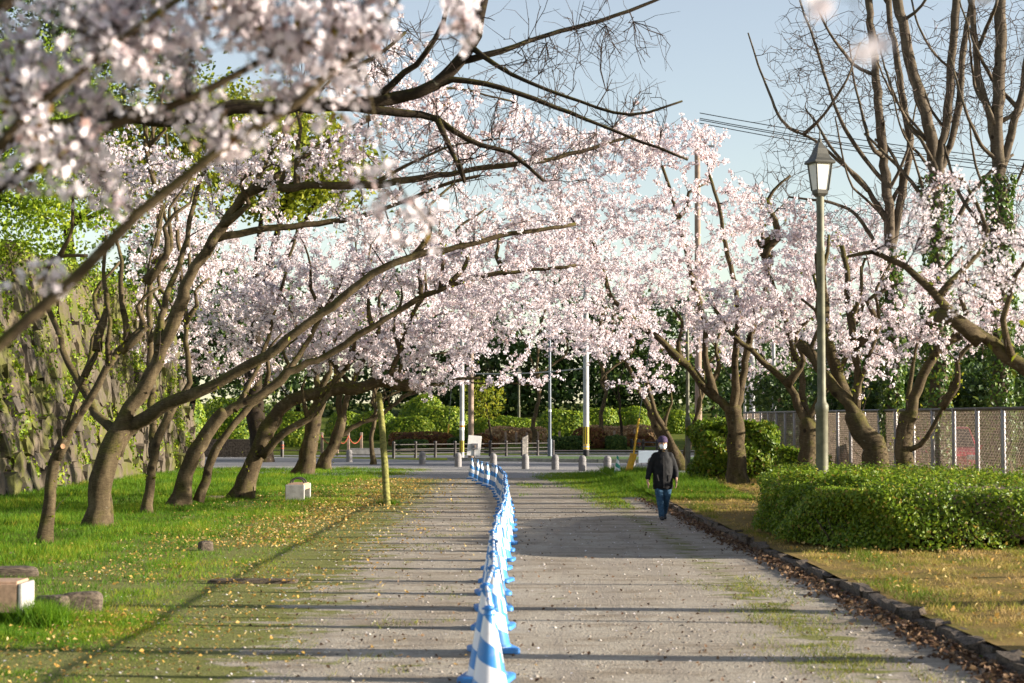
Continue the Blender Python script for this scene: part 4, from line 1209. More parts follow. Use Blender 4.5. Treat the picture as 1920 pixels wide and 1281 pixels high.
def dome(name, label, px, D0, w_px, top_y, m, box=False, group=None, n=2600, size=.13, seed=1, depth=None):
    """clipped shrub: lumpy solid leafy body with leaves standing off it."""
    rng = np.random.default_rng(seed)
    zb = terrain(D0)
    c = at(px, 797, D0); x0 = c.x
    w = w_px / ppm(D0)
    h = at(px, top_y, D0).z - zb
    d = depth or min(w, 2.4)
    e = thing(name, label, 'hedge' if box else 'shrub', (x0, D0, zb), 0, group)
    u = unit(rng.normal(size=(n, 3))); u[:, 2] = np.abs(u[:, 2]) * 1.0
    if box:
        p = 8.0
        u = u / (np.sum(np.abs(u) ** p, 1) ** (1 / p))[:, None]
    else:
        p = 2.6
        u = u / (np.sum(np.abs(u) ** p, 1) ** (1 / p))[:, None]
    lump = 1 + .05 * np.sin(u[:, 0] * 5 + seed) + .05 * np.sin(u[:, 1] * 6 + u[:, 2] * 5)
    P = u * np.array([w / 2, d / 2, h]) * (lump * rng.uniform(.93, 1.03, n))[:, None]
    Nn = unit(u / np.array([w / 2, d / 2, h]) * min(w, h) + rng.normal(size=(n, 3)) * .45)
    V, Fc = quads_cloud(P, Nn, size, 1.4, .2, rng)
    # inner body
    g1, g2 = 18, 8
    bu = np.array([(math.cos(a) * math.cos(b), math.sin(a) * math.cos(b), math.sin(b)) for b in np.linspace(-.1, math.pi / 2 - .01, g2) for a in np.linspace(0, 2 * math.pi, g1, endpoint=False)])
    bu = bu / (np.sum(np.abs(bu) ** p, 1) ** (1 / p))[:, None]
    BV = bu * np.array([w / 2, d / 2, h]) * .88
    BF = np.array([(i * g1 + j, i * g1 + (j + 1) % g1, (i + 1) * g1 + (j + 1) % g1, (i + 1) * g1 + j) for i in range(g2 - 1) for j in range(g1)])
    np_obj('foliage', np.concatenate([V, BV]), [Fc, BF + len(V)], M[m], e, 'stuff', world=False, attr=np.concatenate([np.repeat(rng.uniform(0, 1, n), 4), np.full(len(BV), .0)]))
    return e
SH = 'clipped shrubs in the park across the street'
for i, (px, D0, w, ty, m, box, lab) in enumerate([
        (830, 133, 100, 762, 'shrub', 0, 'large bright dome shrub left of the grey pole'),
        (770, 128, 95, 782, 'shrub', 0, 'low bright dome shrub in front of the large dome, left of the poles'),
        (705, 130, 90, 770, 'shrub', 0, 'bright dome shrub behind the red chain posts'),
        (795, 142, 90, 742, 'shrub', 0, 'high bright shrub rising behind the timber prop'),
        (905, 129, 75, 786, 'shrub', 0, 'bright dome shrub between the brown pole and the small lamp'),
        (955, 136, 100, 782, 'shrub', 0, 'long low bright shrub below the small distant lamp'),
        (1055, 131, 100, 769, 'shrub', 0, 'broad bright dome shrub right of the blue-grey pole'),
        (1120, 139, 85, 765, 'shrub', 0, 'rounded shrub behind the concrete pole'),
        (1180, 141, 90, 764, 'shrub', 0, 'rounded shrub behind the thin right-hand tree'),
        (1195, 134, 50, 778, 'shrub', 0, 'small rounded shrub left of the leaning double-stem tree'),
        (1270, 138, 90, 772, 'shrub', 0, 'rounded shrub hidden behind the leaning double-stem tree'),
        (650, 134, 80, 772, 'shrub', 0, 'bright shrub between the dark leaning trunk and the chain posts'),
        (540, 122, 110, 770, 'shrub', 0, 'bright green shrub behind the propped tree'),
        (430, 112, 120, 745, 'shrub', 0, 'bright green shrub behind the white sign board on the left'),
        (340, 108, 100, 735, 'shrub', 0, 'bright green shrub just past the end of the castle wall'),
        (790, 122, 110, 812, 'shrubred', 1, 'russet low hedge left of the grey pole'),
        (835, 121, 50, 815, 'shrubred', 0, 'round russet shrub beside the grey pole'),
        (905, 121, 55, 815, 'shrubred', 0, 'round olive russet shrub right of the brown pole'),
        (965, 125, 110, 803, 'shrubtan', 1, 'tan clipped hedge behind the white marker post'),
        (1105, 120, 70, 802, 'shrubred', 0, 'tall russet shrub beside the concrete pole'),
        (1165, 127, 130, 800, 'shrubtan', 1, 'tan clipped hedge right of the concrete pole'),
        (1068, 118.5, 75, 820, 'shrubdark', 1, 'dark low box hedge between the blue-grey and concrete poles'),
        (1155, 118.5, 36, 819, 'shrubdark', 1, 'small dark box hedge at the foot of the thin tree'),
        (770, 119, 60, 826, 'shrubdark', 1, 'dark low box hedge behind the left end of the rail fence'),
        (870, 120, 60, 822, 'shrubdark', 1, 'dark low box hedge behind the two poles'),
        (1195, 122, 60, 815, 'shrubred', 0, 'russet shrub behind the yellow guy guard')]):
    dome('clipped_hedge' if box else 'clipped_shrub', lab, px, D0, w, ty, m, bool(box), SH, 2600 if not box else 2000, .13, 130 + i)

def thin_tree(label, pts, r, D0, seed, leaf=None):
    e = tree('young_tree', label, D0, (pts, r, r * .6), [([pts[-2], pts[-1], (pts[-1][0] + 15, pts[-1][1] - 40)], r * .6, r * .3), ([pts[-2], (pts[-1][0] - 25, pts[-1][1] - 20)], r * .5, r * .3)], [(pts[-1][0], pts[-1][1] - 50, D0, 40, 50, 1.5)], 18, bark='bark_dark', seed=seed, twig_gap=.4)
    if leaf:
        rng = np.random.default_rng(seed)
        P = lobe_points([(pts[-1][0], pts[-1][1] + 5, D0, 45, 42, 1.4)], 900, rng)
        V, Fc = quads_cloud(P, unit(rng.normal(size=P.shape)), .14, 1.5, .2, rng)
        np_obj('crown', V, [Fc], M[leaf], e, 'stuff', attr=np.repeat(rng.uniform(0, 1, len(P)), 4))
thin_tree('young bare tree with curved trunk right of the brown pole', [(921, 846), (918, 800), (912, 765), (905, 745)], 4.5, 116, 160, 'yellowgreen')
thin_tree('slender dark tree trunk between the concrete pole and the yellow guy guard', [(1167, 832), (1164, 790), (1161, 755), (1160, 720)], 4.5, 119, 161)

# ------------------------------------------------------------------ hedges on the right lawn
def poly_hedge(name, label, poly, z0, h, n, size, m, seed, stems=30, round_=.22):
    rng = np.random.default_rng(seed)
    poly = np.array(poly, float); cen = poly.mean(0)
    e = thing(name, label, 'hedge', (cen[0], cen[1], z0))
    # rounded footprint: resample and smooth
    P = np.concatenate([np.linspace(poly[i], poly[(i + 1) % len(poly)], 12, endpoint=False) for i in range(len(poly))])
    for _ in range(10): P = (np.roll(P, 1, 0) + P * 2 + np.roll(P, -1, 0)) / 4
    nP = len(P)
    area = .5 * abs(np.sum(P[:, 0] * np.roll(P[:, 1], -1) - np.roll(P[:, 0], -1) * P[:, 1]))
    per = np.linalg.norm(P - np.roll(P, -1, 0), axis=1).sum()
    ns = int(n * .62); nt = n - ns
    i = rng.integers(0, nP, ns); t = rng.uniform(size=(ns, 1))
    b = P[i] * (1 - t) + P[(i + 1) % nP] * t
    tang = unit(np.roll(P, -1, 0) - P); out = np.stack([tang[:, 1], -tang[:, 0]], 1)
    if np.mean(np.sum(out * (P - cen), 1)) < 0: out = -out
    o = out[i]
    zz = rng.uniform(.02, 1, ns) ** .8 * h
    bulge = np.where(zz > h - round_, -(round_ - np.sqrt(np.maximum(0, round_ ** 2 - (zz - h + round_) ** 2))), 0) - .10 * (1 - zz / h)
    lump = .09 * np.sin(b[:, 0] * 3.1 + zz * 5) + .08 * np.sin(b[:, 1] * 2.3 + 1 + zz * 3.3) + .06 * np.sin(b[:, 0] * 7.3 + b[:, 1] * 5 + zz * 8)
    offs = bulge + lump + rng.normal(size=ns) * .045 - np.abs(rng.normal(size=ns)) * .06
    S = np.concatenate([b + o * offs[:, None], zz[:, None]], 1)
    SN = unit(np.concatenate([o, rng.uniform(-.1, .9, (ns, 1))], 1) + rng.normal(size=(ns, 3)) * .5)
    # top: points in the polygon by shrinking the outline to the centre
    i = rng.integers(0, nP, nt); k = np.sqrt(rng.uniform(0, 1, (nt, 1)))
    b = cen + (P[i] - cen) * k * .97 + rng.normal(size=(nt, 2)) * .06
    ztop = h + .06 * np.sin(b[:, 0] * 2.7 + b[:, 1] * .9) + .055 * np.sin(b[:, 1] * 3.9 + 2) + .035 * np.sin(b[:, 0] * 9 + b[:, 1] * 6) + rng.normal(size=nt) * .03 + (rng.uniform(size=nt) < .15) * rng.uniform(0, .10, nt)
    ztop -= np.where(k[:, 0] > .9, (k[:, 0] - .9) * 1.2, 0)
    Tp = np.concatenate([b, ztop[:, None]], 1)
    TN = unit(np.array([0, 0, 1.0]) + rng.normal(size=(nt, 3)) * .6)
    A = np.concatenate([S, Tp]); An = np.concatenate([SN, TN]); A[:, 2] += z0
    V, Fc = quads_cloud(A, An, size, 1.7, .25, rng)
    patch = .5 + .5 * np.sin(A[:, 0] * 1.7 + A[:, 1] * 1.1) * np.sin(A[:, 1] * .8 + A[:, 2] * 3)
    tint = np.clip(rng.uniform(.05, .8, len(A)) + .35 * patch * rng.uniform(0, 1, len(A)), 0, .95)
    tint[rng.uniform(size=len(A)) < .03] = 1.0
    # inner woody mass
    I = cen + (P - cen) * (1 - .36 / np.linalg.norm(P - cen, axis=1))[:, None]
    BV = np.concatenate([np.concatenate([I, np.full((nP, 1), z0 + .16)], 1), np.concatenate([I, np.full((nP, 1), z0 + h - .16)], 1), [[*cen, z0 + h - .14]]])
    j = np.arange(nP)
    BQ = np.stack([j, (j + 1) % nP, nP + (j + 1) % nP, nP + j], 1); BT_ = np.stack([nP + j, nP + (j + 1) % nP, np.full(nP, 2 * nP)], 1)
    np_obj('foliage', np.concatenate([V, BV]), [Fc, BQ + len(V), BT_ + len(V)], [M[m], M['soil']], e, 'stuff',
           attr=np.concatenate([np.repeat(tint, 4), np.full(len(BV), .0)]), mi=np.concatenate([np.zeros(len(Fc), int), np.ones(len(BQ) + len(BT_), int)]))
    for k in range(stems):
        a = P[rng.integers(0, nP)]; a = cen + (a - cen) * .93
        p0 = np.array([*a, z0 - .05]); p1 = np.array([*(a + rng.normal(size=2) * .12), z0 + rng.uniform(.3, .5)])
        tube_obj('stem', [p0, (p0 + p1) / 2 + rng.normal(size=3) * .03, p1], [.013, .011, .008], M['twig_grey'], e, 5)
    return e
poly_hedge('hedge', 'broad clipped green hedge on the lawn at lower right', [(4.35, 30.8), (4.30, 27.6), (4.75, 25.9), (5.5, 25.3), (9.3, 25.5), (9.5, 36.5), (6.6, 37.4), (5.3, 36.2)], .10, .86, 66000, .036, 'hedge', 170, 26)
poly_hedge('hedge', 'square upright green shrub behind the forked right-hand tree', [(6.05, 58.3), (6.1, 56.4), (8.6, 56.4), (8.75, 58.3)], .12, 1.72, 12000, .08, 'hedge', 171, 16, .3)
poly_hedge('hedge', 'loose low shrub between the square shrub and the tall lamp post', [(8.2, 54.8), (8.2, 53.4), (9.6, 53.4), (9.6, 54.8)], .12, .95, 4000, .075, 'hedge', 172, 8, .3)

# ------------------------------------------------------------------ grass, leaves, pebbles (uncountable)
def blades(name, label, X, Dp, Z, h, w, m, tint, lean=.45, seed=1):
    rng = np.random.default_rng(seed); n = len(X)
    a = rng.uniform(0, 2 * math.pi, n)
    P = np.stack([X, Dp, Z], 1)
    side = np.stack([np.cos(a), np.sin(a), np.zeros(n)], 1) * (w / 2)[:, None]
    tip = P + np.stack([rng.normal(size=n) * lean * h, rng.normal(size=n) * lean * h, h], 1)
    V = np.stack([P - side, P + side, tip], 1).reshape(-1, 3)
    o = np_obj(name, V, [np.arange(3 * n).reshape(n, 3)], M[m], None, 'stuff', attr=np.repeat(tint, 3))
    props(o, label, 'grass')
    return o
def lfn(x, y):
    return np.sin(x * 1.3 + y * .37) * np.sin(y * .61 - x * .5 + 1) + .6 * np.sin(x * 3.1 - y * 1.2) * np.sin(y * 1.7 + x + 2)
rng = np.random.default_rng(180)
def left_turf(n, D0, D1, X0, X1, label, seed, powr=.85):
    rng = np.random.default_rng(seed)
    Dp = D0 * (D1 / D0) ** (rng.uniform(size=n) ** powr)
    X = rng.uniform(X0, X1, n)
    g = np.clip((-X - 2.5) / 2.3, 0, 1)                       # turf thins out towards the trodden path
    nz = lfn(X, Dp)
    keep = (X > -.30 * Dp - .4) & (rng.uniform(size=n) < .22 * np.clip((-X - 1.6) / 1.0, 0, 1) + .9 * np.clip(g + .40 * nz, 0, 1)) & ~((X < WALL_X + .05) & (Dp > 40))
    bare = ((X + 3.9) / 1.0) ** 2 + ((Dp - 14.6) / .75) ** 2 < 1 + .4 * nz
    keep &= ~(bare & (rng.uniform(size=n) < .93))
    X, Dp, g, nz = X[keep], Dp[keep], g[keep], nz[keep]
    sc = (Dp / 24) ** .55
    cl = lfn(X * 4.1 + 1, Dp * 3.3) * .5 + lfn(X * 9, Dp * 7.3 + 4) * .4
    k2 = rng.uniform(size=len(X)) < np.clip(.75 + .65 * cl + .3 * nz, .15, 1)          # clumps with thin ground between
    X, Dp, g, nz, cl, sc = X[k2], Dp[k2], g[k2], nz[k2], cl[k2], sc[k2]
    h = (.02 + .060 * g * rng.uniform(.3, 1.25, len(X)) * (1 + .9 * cl) + .05 * np.clip(nz, 0, 1) * g + .05 * np.clip((-X - 8) / 4, 0, 1) * rng.uniform(0, 1, len(X))) * (.75 + .25 * sc)
    h = np.maximum(h, .015)
    blades('grass', label, X, Dp, np.full(len(X), -.005), h, .007 * sc * rng.uniform(.7, 1.3, len(X)) + .003, 'grass',
           np.clip(rng.uniform(0, .8, len(X)) + .45 * (1 - g) * rng.uniform(0, 1, len(X)) + .20 * nz - .26 * cl, 0, 1), seed=seed + 1)
left_turf(330000, 18, 78, -14, -1.6, 'lush green grass under the left row of trees', 180)
left_turf(150000, 11, 18, -6, -1.5, 'short patchy grass in the lower left corner beside the path', 280, 1.0)
n = 120000
Dp = 11 * (66 / 11) ** (rng.uniform(size=n) ** .9); X = rng.uniform(4.05, 10.2, n); nz = lfn(X * 1.4 + 5, Dp * 1.3)
keep = (X < .30 * Dp + .5) & ~((X > 4.3) & (Dp > 26) & (Dp < 36.5) & (X < 9))
X, Dp, nz = X[keep], Dp[keep], nz[keep]
sc = (Dp / 20) ** .6
blades('grass', 'dry straw-coloured turf behind the kerb on the right', X, Dp, .085 + .012 * (X - 3.9), np.maximum(.012, .018 + .035 * rng.uniform(size=len(X)) + .03 * np.clip(nz, 0, 1) + .035 * lfn(X * 5, Dp * 4.1)) * (.8 + .3 * sc), .007 * sc + .002, 'drygrass',
       np.clip(.52 - .42 * nz + .25 * lfn(X * 3.3 + 2, Dp * 2.7) + rng.normal(size=len(X)) * .2, 0, 1), .7, seed=182)
n = 60000
Dp = rng.uniform(41, 71, n); X = rng.uniform(.6, 6.2, n); nz = lfn(X * 1.1 + 9, Dp * .8)
edge = np.clip((X - 1.2 - .03 * (68 - Dp)) / 1.2, 0, 1) * np.clip((72 - Dp) / 4, 0, 1)
track = (np.abs(X - 3.35) < .28) & (Dp < 47)
keep = (rng.uniform(size=n) < np.clip(edge + .3 * nz - .1, 0, 1) * np.clip((Dp - 36 - 2.2 * (3.8 - X)) / 5, 0, 1)) & ~track & ~((X > 3.75) & (Dp < 43))
X, Dp, nz, edge = X[keep], Dp[keep], nz[keep], edge[keep]
tall = np.clip((X - 2.4) / 1.2, .25, 1.4) * np.clip((Dp - 44) / 8, .35, 1)
blades('grass', 'green grass patch spreading onto the path beside the walking person', X, Dp, np.where(X > 3.9, .1, .004), (.05 + .22 * tall * rng.uniform(.3, 1, len(X))) * .85, np.full(len(X), .016), 'grass',
       np.clip(rng.uniform(0, .75, len(X)) + .4 * (1 - np.clip(tall, 0, 1)) * rng.uniform(0, 1, len(X)), 0, 1), seed=183)
# thin weeds on the trodden gravel
n = 42000
Dp = 12 * (60 / 12) ** rng.uniform(size=n); X = np.where(rng.uniform(size=n) < .42, 2.75 + rng.normal(size=n) * .28, rng.uniform(-3.4, -.3, n)); nz = lfn(X * 2 + 3, Dp * 1.9)
keep = (nz > np.where(X > 0, -.05, .40 + .28 * (X + 2.2))) & (np.abs(X - 2.75) < 4) & ~((X > 0) & ((Dp > 23) & (Dp < 40)))
X, Dp = X[keep], Dp[keep]
blades('grass', 'thin mossy weeds scattered over the trodden gravel', X, Dp, np.full(len(X), .004), rng.uniform(.015, .055, len(X)), .009 * (Dp / 20) ** .6, 'drygrass',
       np.clip(rng.normal(.22, .2, len(X)), 0, 1), .8, seed=184)

def tufts(spots, label, seed, hh=.22):
    rng = np.random.default_rng(seed); Xs, Ds, Z, H = [], [], [], []
    for x, d, r, k in spots:
        Xs.append(x + rng.normal(size=k) * r); Ds.append(d + rng.normal(size=k) * r); Z.append(np.zeros(k)); H.append(rng.uniform(.4, 1, k) * hh)
    X = np.concatenate(Xs)
    return blades('grass', label, X, np.concatenate(Ds), np.concatenate(Z), np.concatenate(H), np.full(len(X), .011), 'grass', rng.uniform(0, .7, len(X)), .5, seed)
pp = gnd(727, 948)
b1 = gnd(60, 1175)
tufts([(pp.x, pp.y, .12, 500)], 'grass tuft around the foot of the timber prop', 185, .2)
tufts([(b1.x, b1.y, .16, 1400), (b1.x - .5, b1.y + .3, .2, 900), (b1.x + .15, b1.y - .15, .1, 500)], 'grass tuft beside the concrete bench at the left edge', 186, .28)

def litter(name, label, X, Dp, Z, size, m, seed, up=.8):
    rng = np.random.default_rng(seed); n = len(X)
    V, Fc = quads_cloud(np.stack([X, Dp, Z], 1), unit(rng.normal(size=(n, 3)) * (1 - up) + [0, 0, 1]), size, 1.5, .3, rng)
    o = np_obj(name, V, [Fc], M[m], None, 'stuff', attr=np.repeat(rng.uniform(0, 1, n), 4))
    props(o, label, 'leaves')
n = 6500
Dp = 13 * (62 / 13) ** rng.uniform(size=n); X = -3.7 + rng.normal(size=n) * 1.3
k = lfn(X + 2, Dp) > -.25; X, Dp = X[k], Dp[k]
litter('fallen_leaves', 'yellow fallen leaves strewn along the left edge of the path', X, Dp, rng.uniform(.012, .07, len(X)), .032 * (Dp / 22) ** .5, 'yelleaf', 187, .6)
n = 5200
Dp = rng.uniform(28, 64, n); X = -3.6 + rng.normal(size=n) * 1.0 - (Dp < 45) * .3
litter('fallen_leaves', 'orange-yellow fallen leaves carpeting the ground around the timber prop', X, Dp, rng.uniform(.012, .05, n), .034, 'yelleaf', 191, .6)
n = 3600
Dp = 10 * (46 / 10) ** rng.uniform(size=n); X = 3.78 - np.abs(rng.normal(size=n)) * .15
litter('fallen_leaves', 'brown fallen leaves drifted against the kerb', X, Dp, rng.uniform(.012, .06, n), .045, 'dryleaf', 188, .5)
n = 2600
Dp = 12 * (60 / 12) ** rng.uniform(size=n); X = rng.uniform(4.1, 9.8, n)
k = X < .3 * Dp; X, Dp = X[k], Dp[k]
litter('fallen_leaves', 'tan fallen leaves lying on the dry right lawn', X, Dp, .12 + .012 * (X - 3.9) + rng.uniform(0, .04, len(X)), .036, 'yelleaf', 189, .5)
n = 900
Dp = 12 * (40 / 12) ** rng.uniform(size=n); X = rng.uniform(-3.2, 3.6, n)
litter('fallen_leaves', 'scattered dark leaves on the open gravel path', X, Dp, np.full(n, .016), .028, 'dryleaf', 190, .5)
n = 1100
Dp = 12 * (60 / 12) ** rng.uniform(size=n); X = rng.uniform(-6, 3.7, n)
V, Fc = quads_cloud(np.stack([X, Dp, np.full(n, .014)], 1), unit(rng.normal(size=(n, 3)) * .25 + [0, 0, 1]), .022, 1.3, .2, rng)
props(np_obj('fallen_petals', V, [Fc], M['petal'], None, 'stuff', attr=np.repeat(rng.uniform(.3, 1, n), 4)), 'pale fallen petals dotted over path and grass', 'petals')
n = 3500
Dp = 11.5 * (45 / 11.5) ** rng.uniform(size=n); X = rng.uniform(-3.3, 3.75, n)
oc = np.array([(1, 0, 0), (-1, 0, 0), (0, 1, 0), (0, -1, 0), (0, 0, .7), (0, 0, -.7)], float)
s = (.007 + .016 * rng.uniform(size=n) ** 4)[:, None, None] * rng.uniform(.7, 1.3, (n, 6, 1))
V = (np.stack([X, Dp, np.full(n, .007)], 1)[:, None] + oc[None] * s).reshape(-1, 3)
of = np.array([(0, 2, 4), (2, 1, 4), (1, 3, 4), (3, 0, 4), (2, 0, 5), (1, 2, 5), (3, 1, 5), (0, 3, 5)])
Fc = ((np.arange(n) * 6)[:, None, None] + of[None]).reshape(-1, 3)
props(np_obj('pebbles', V, [Fc], M['pebble'], None, 'stuff', attr=np.repeat(rng.uniform(0, 1, n), 6)), 'small loose pebbles on the gravel path', 'pebbles')

# ------------------------------------------------------------------ cones and cone bars
ORD = ['first', 'second', 'third', 'fourth', 'fifth', 'sixth', 'seventh', 'eighth', 'ninth', 'tenth', 'eleventh', 'twelfth', 'thirteenth', 'fourteenth', 'fifteenth',
       'sixteenth', 'seventeenth', 'eighteenth', 'nineteenth', 'twentieth', 'twenty-first', 'twenty-second', 'twenty-third', 'twenty-fourth', 'twenty-fifth', 'twenty-sixth',
       'twenty-seventh', 'twenty-eighth', 'twenty-ninth', 'thirtieth', 'thirty-first', 'thirty-second', 'thirty-third']
def make_cone(body_mat, base_mat):
    e = thing('traffic_cone', 'x', 'cone')
    mb = MB()
    prof, c, r0 = [], .19, .06
    # square foot with rounded corners, slightly dished, on four pads
    pts = []
    for q in range(4):
        for k in range(5):
            a = math.pi / 2 * q + math.pi / 2 * k / 4
            cx, cy = (c - r0) * (1 if q in (0, 3) else -1), (c - r0) * (1 if q in (0, 1) else -1)
            pts.append((cx + r0 * math.cos(a), cy + r0 * math.sin(a)))
    n = len(pts)
    V = [(x, y, .008) for x, y in pts] + [(x, y, .038) for x, y in pts] + [(x * .93, y * .93, .048) for x, y in pts]
    Fc = [tuple(range(n))[::-1], tuple(range(2 * n, 3 * n))]
    for l in (0, 1):
        Fc += [(l * n + k, l * n + (k + 1) % n, (l + 1) * n + (k + 1) % n, (l + 1) * n + k) for k in range(n)]
    mb.raw(V, Fc)
    for sx in (-1, 1):
        for sy in (-1, 1): mb.box((sx * .15, sy * .15, .004), (.06, .06, .008))
    mb.build('foot', base_mat, e, True)
    mb = MB().lathe([(.150, .047), (.146, .06), (.135, .075), (.034, .655), (.031, .675), (.026, .684)], 28)
    mb.build('body', body_mat, e, True)
    mb = MB().lathe([(.036, .640), (.040, .644), (.040, .650), (.035, .655)], 24)
    mb.build('collar', base_mat, e, True)
    mb = MB().lathe([(.026, .684), (.029, .688), (.029, .700), (.022, .706)], 20)
    mb.build('tip', base_mat, e, True)
    return e
xs = [(11, -.06), (13.5, -.055), (18, -.03), (22, -.02), (26, .05), (30, .14), (36, .2), (44, .19), (50, .10)]
cone_pts = []
D = 11.75
while D < 51.5:
    cone_pts.append((float(np.interp(D, [a for a, b in xs], [b for a, b in xs])) + random.uniform(-.025, .025), D + random.uniform(-.12, .12)))
    D += 1.7
cone_pts += [(-.02, 53.0), (-.11, 54.8), (-.28, 56.2), (-.47, 58.0), (-.63, 61.0), (-.84, 63.5)]
proto = make_cone(M['cone'], M['conebase'])
cones = []
for i, (x, d) in enumerate(cone_pts):
    o = proto if i == 0 else copy_tree(proto)
    o.location = (x, d, .006); o.rotation_euler = (random.uniform(-.012, .012), random.uniform(-.012, .012), random.uniform(-.25, .25))
    o['label'] = ('blue and white striped traffic cone, nearest the camera in the row' if i == 0 else
                  'blue and white striped traffic cone, farthest of the row, beside the white board' if i == len(cone_pts) - 1 else
                  f'blue and white striped traffic cone, {ORD[i]} of the row counted from the camera')
    o['group'] = 'blue striped cones down the middle of the path'
    cones.append(o)
for i in range(len(cones) - 1):
    a = Vector((cone_pts[i][0], cone_pts[i][1], .672)); b = Vector((cone_pts[i + 1][0], cone_pts[i + 1][1], .672))
    d = b - a; L = d.length; ang = math.atan2(d.y, d.x)
    e = thing('cone_bar', f'white bar linking the {ORD[i]} and {ORD[i + 1]} striped cones of the row', 'bar', tuple(a), ang, 'bars linking the striped cones')
    MB().tube([(.05, 0, .012 + .006 * (i % 2)), (L - .05, 0, .012 + .006 * (i % 2))], .0125, 10).build('rod', M['barband'], e, True)
    for k, xx in enumerate((0, L)):
        ring = MB()
        z = .006 + .014 * (1 - k)
        ring.tube([(xx + .046 * math.cos(t), .046 * math.sin(t), z) for t in np.linspace(0, 2 * math.pi, 17)], .006, 6)
        ring.build('ring', M['conebase'], e, True)
    for xx in (L * .33, L * .66):
        MB().tube([(xx, 0, .012 + .006 * (i % 2)), (xx + .12, 0, .012 + .006 * (i % 2))], .0150, 10).build('sleeve', M['conebase'], e, True)
gc = make_cone(M['conegreen'], M['conegreen'])
p = gnd(1158, 897)
gc.location = (p.x, p.y, .006); gc.scale = (1.05, 1.05, 1.1); gc['label'] = 'green and white striped traffic cone beside the yellow guy guard'

# ------------------------------------------------------------------ bollards
bpos = [(655, 867), (792, 872), (859, 876), (925, 878), (985, 880), (1041, 881), (1092, 883.5), (1139, 885), (1184, 887), (1222, 889)]
bl = ['leftmost domed grey bollard, left of the timber prop', 'domed grey bollard just right of the timber prop', 'domed grey bollard left of the white sign board',
      'domed grey bollard behind the far end of the cone row', 'domed grey bollard in front of the peeling white marker post', 'domed grey bollard, first to the right of the marker post',
      'domed grey bollard, second to the right of the marker post', 'domed grey bollard next to the green striped cone', 'domed grey bollard behind the yellow guy guard', 'domed grey bollard behind the walking person']
be = thing('bollard', 'x', 'bollard', group='domed bollards across the end of the path')
MB().lathe([(.155, 0), (.155, .36), (.150, .372), (.150, .382), (.155, .394), (.155, .46), (.148, .51), (.128, .56), (.095, .60), (.05, .625), (.012, .632)], 24).build('post', M['bollard'], be, True)
MB().tube([(-.16, -.02, .385), (-.19, -.02, .385)], .02, 8).build('eyelet', M['dark_steel'], be, True)
MB().tube([(.16, -.02, .385), (.19, -.02, .385)], .02, 8).build('eyelet', M['dark_steel'], be, True)
for i, (px, py) in enumerate(bpos):
    o = be if i == 0 else copy_tree(be)
    q = gnd(px, py); o.location = (q.x, q.y, .008); o['label'] = bl[i]

# ------------------------------------------------------------------ lamps
def lamp(label, x, y, z0, hgt=6.3, s=1.0):
    e = thing('street_lamp', label, 'lamp', (x, y, z0), math.radians(20), 'green lantern lamps along the path')
    prof = [(.14, 0), (.14, .05), (.115, .08), (.100, .12), (.097, 1.95), (.107, 1.97), (.110, 2.05), (.103, 2.08), (.074, 2.12), (.068, 2.2), (.063, 4.5), (.072, 4.52), (.072, 4.58), (.061, 4.62), (.062, hgt - .95), (.05, hgt - .93)]
    MB().lathe(prof, 20).build('pole', M['lamp_green'], e, True)
    q = math.pi / 4
    mb = MB().lathe([(.08, hgt - .95), (.13, hgt - .90), (.14, hgt - .84)], 4, 0, (0, 0, 0), q)
    mb.build('cradle', M['lamp_roof'], e)
    MB().lathe([(.130, hgt - .84), (.190, hgt - .42)], 4, 0, (0, 0, 0), q).build('glass', M['lamp_glass'], e)
    for k in range(4):
        a = q + k * math.pi / 2
        MB().tube([(.138 * math.cos(a), .138 * math.sin(a), hgt - .85), (.200 * math.cos(a), .200 * math.sin(a), hgt - .41)], .013, 6).build('rib', M['lamp_roof'], e)
    MB().lathe([(.25, hgt - .42), (.262, hgt - .40), (.25, hgt - .375), (.19, hgt - .33), (.145, hgt - .26), (.11, hgt - .17), (.06, hgt - .10), (.03, hgt - .06)], 4, 0, (0, 0, 0), q).build('roof', M['lamp_roof'], e)
    MB().lathe([(.035, hgt - .07), (.03, hgt - .02), (.012, hgt), (.012, hgt + .1), (.004, hgt + .13)], 10).build('finial', M['lamp_roof'], e, True)
    MB().box((.0, -.118, .55), (.09, .02, .3)).build('service_door', M['lamp_green'], e)
    return e
lp = at(1541, 797, 29.6)
lamp('tall green lamp post with white lantern rising behind the hedge', lp.x, 29.6, .1, 6.37)
lp = gnd(1290, 893)
lamp('green lamp post behind the walking person, lantern lost in blossom', lp.x, lp.y, .0, 6.25)
ld = at(973, 797, 138)
lamp('small distant lamp post with pale lantern in the park', ld.x, 138, 1.2, 5.0)

# ------------------------------------------------------------------ poles, wires
def pole(label, px, by, r, h, m, D0=None, extras=None, name='utility_pole', cat='pole', taper=.75):
    q = gnd(px, by) if D0 is None else at(px, 797, D0)
    z0 = 0.0 if D0 is None else min(terrain(D0), 3)
    e = thing(name, label, cat, (q.x, q.y, z0))
    MB().lathe([(r, 0), (r * .97, h * .3), (r * taper, h), (r * taper * .8, h + .03)], 18).build('shaft', M[m], e, True)
    for nm, z1, z2, rr, mm in (extras or []):
        MB().lathe([(rr - .01, z1), (rr, z1 + .01), (rr, z2 - .01), (rr - .01, z2)], 18).build(nm, M[mm], e, True)
    return e, q
e, q866 = pole('grey utility pole with a small orange sticker left of the brown pole', 866, 860, .125, 11, 'conc_pole', None, [('sticker', 1.55, 2.05, .130, 'white_paint'), ('sticker', 1.72, 1.84, .132, 'orange'), ('guard_wrap', .35, 1.0, .131, 'hazard')])
e, q883 = pole('brown weathered utility pole behind the white sign board', 883, 862, .15, 12, 'brown_pole')
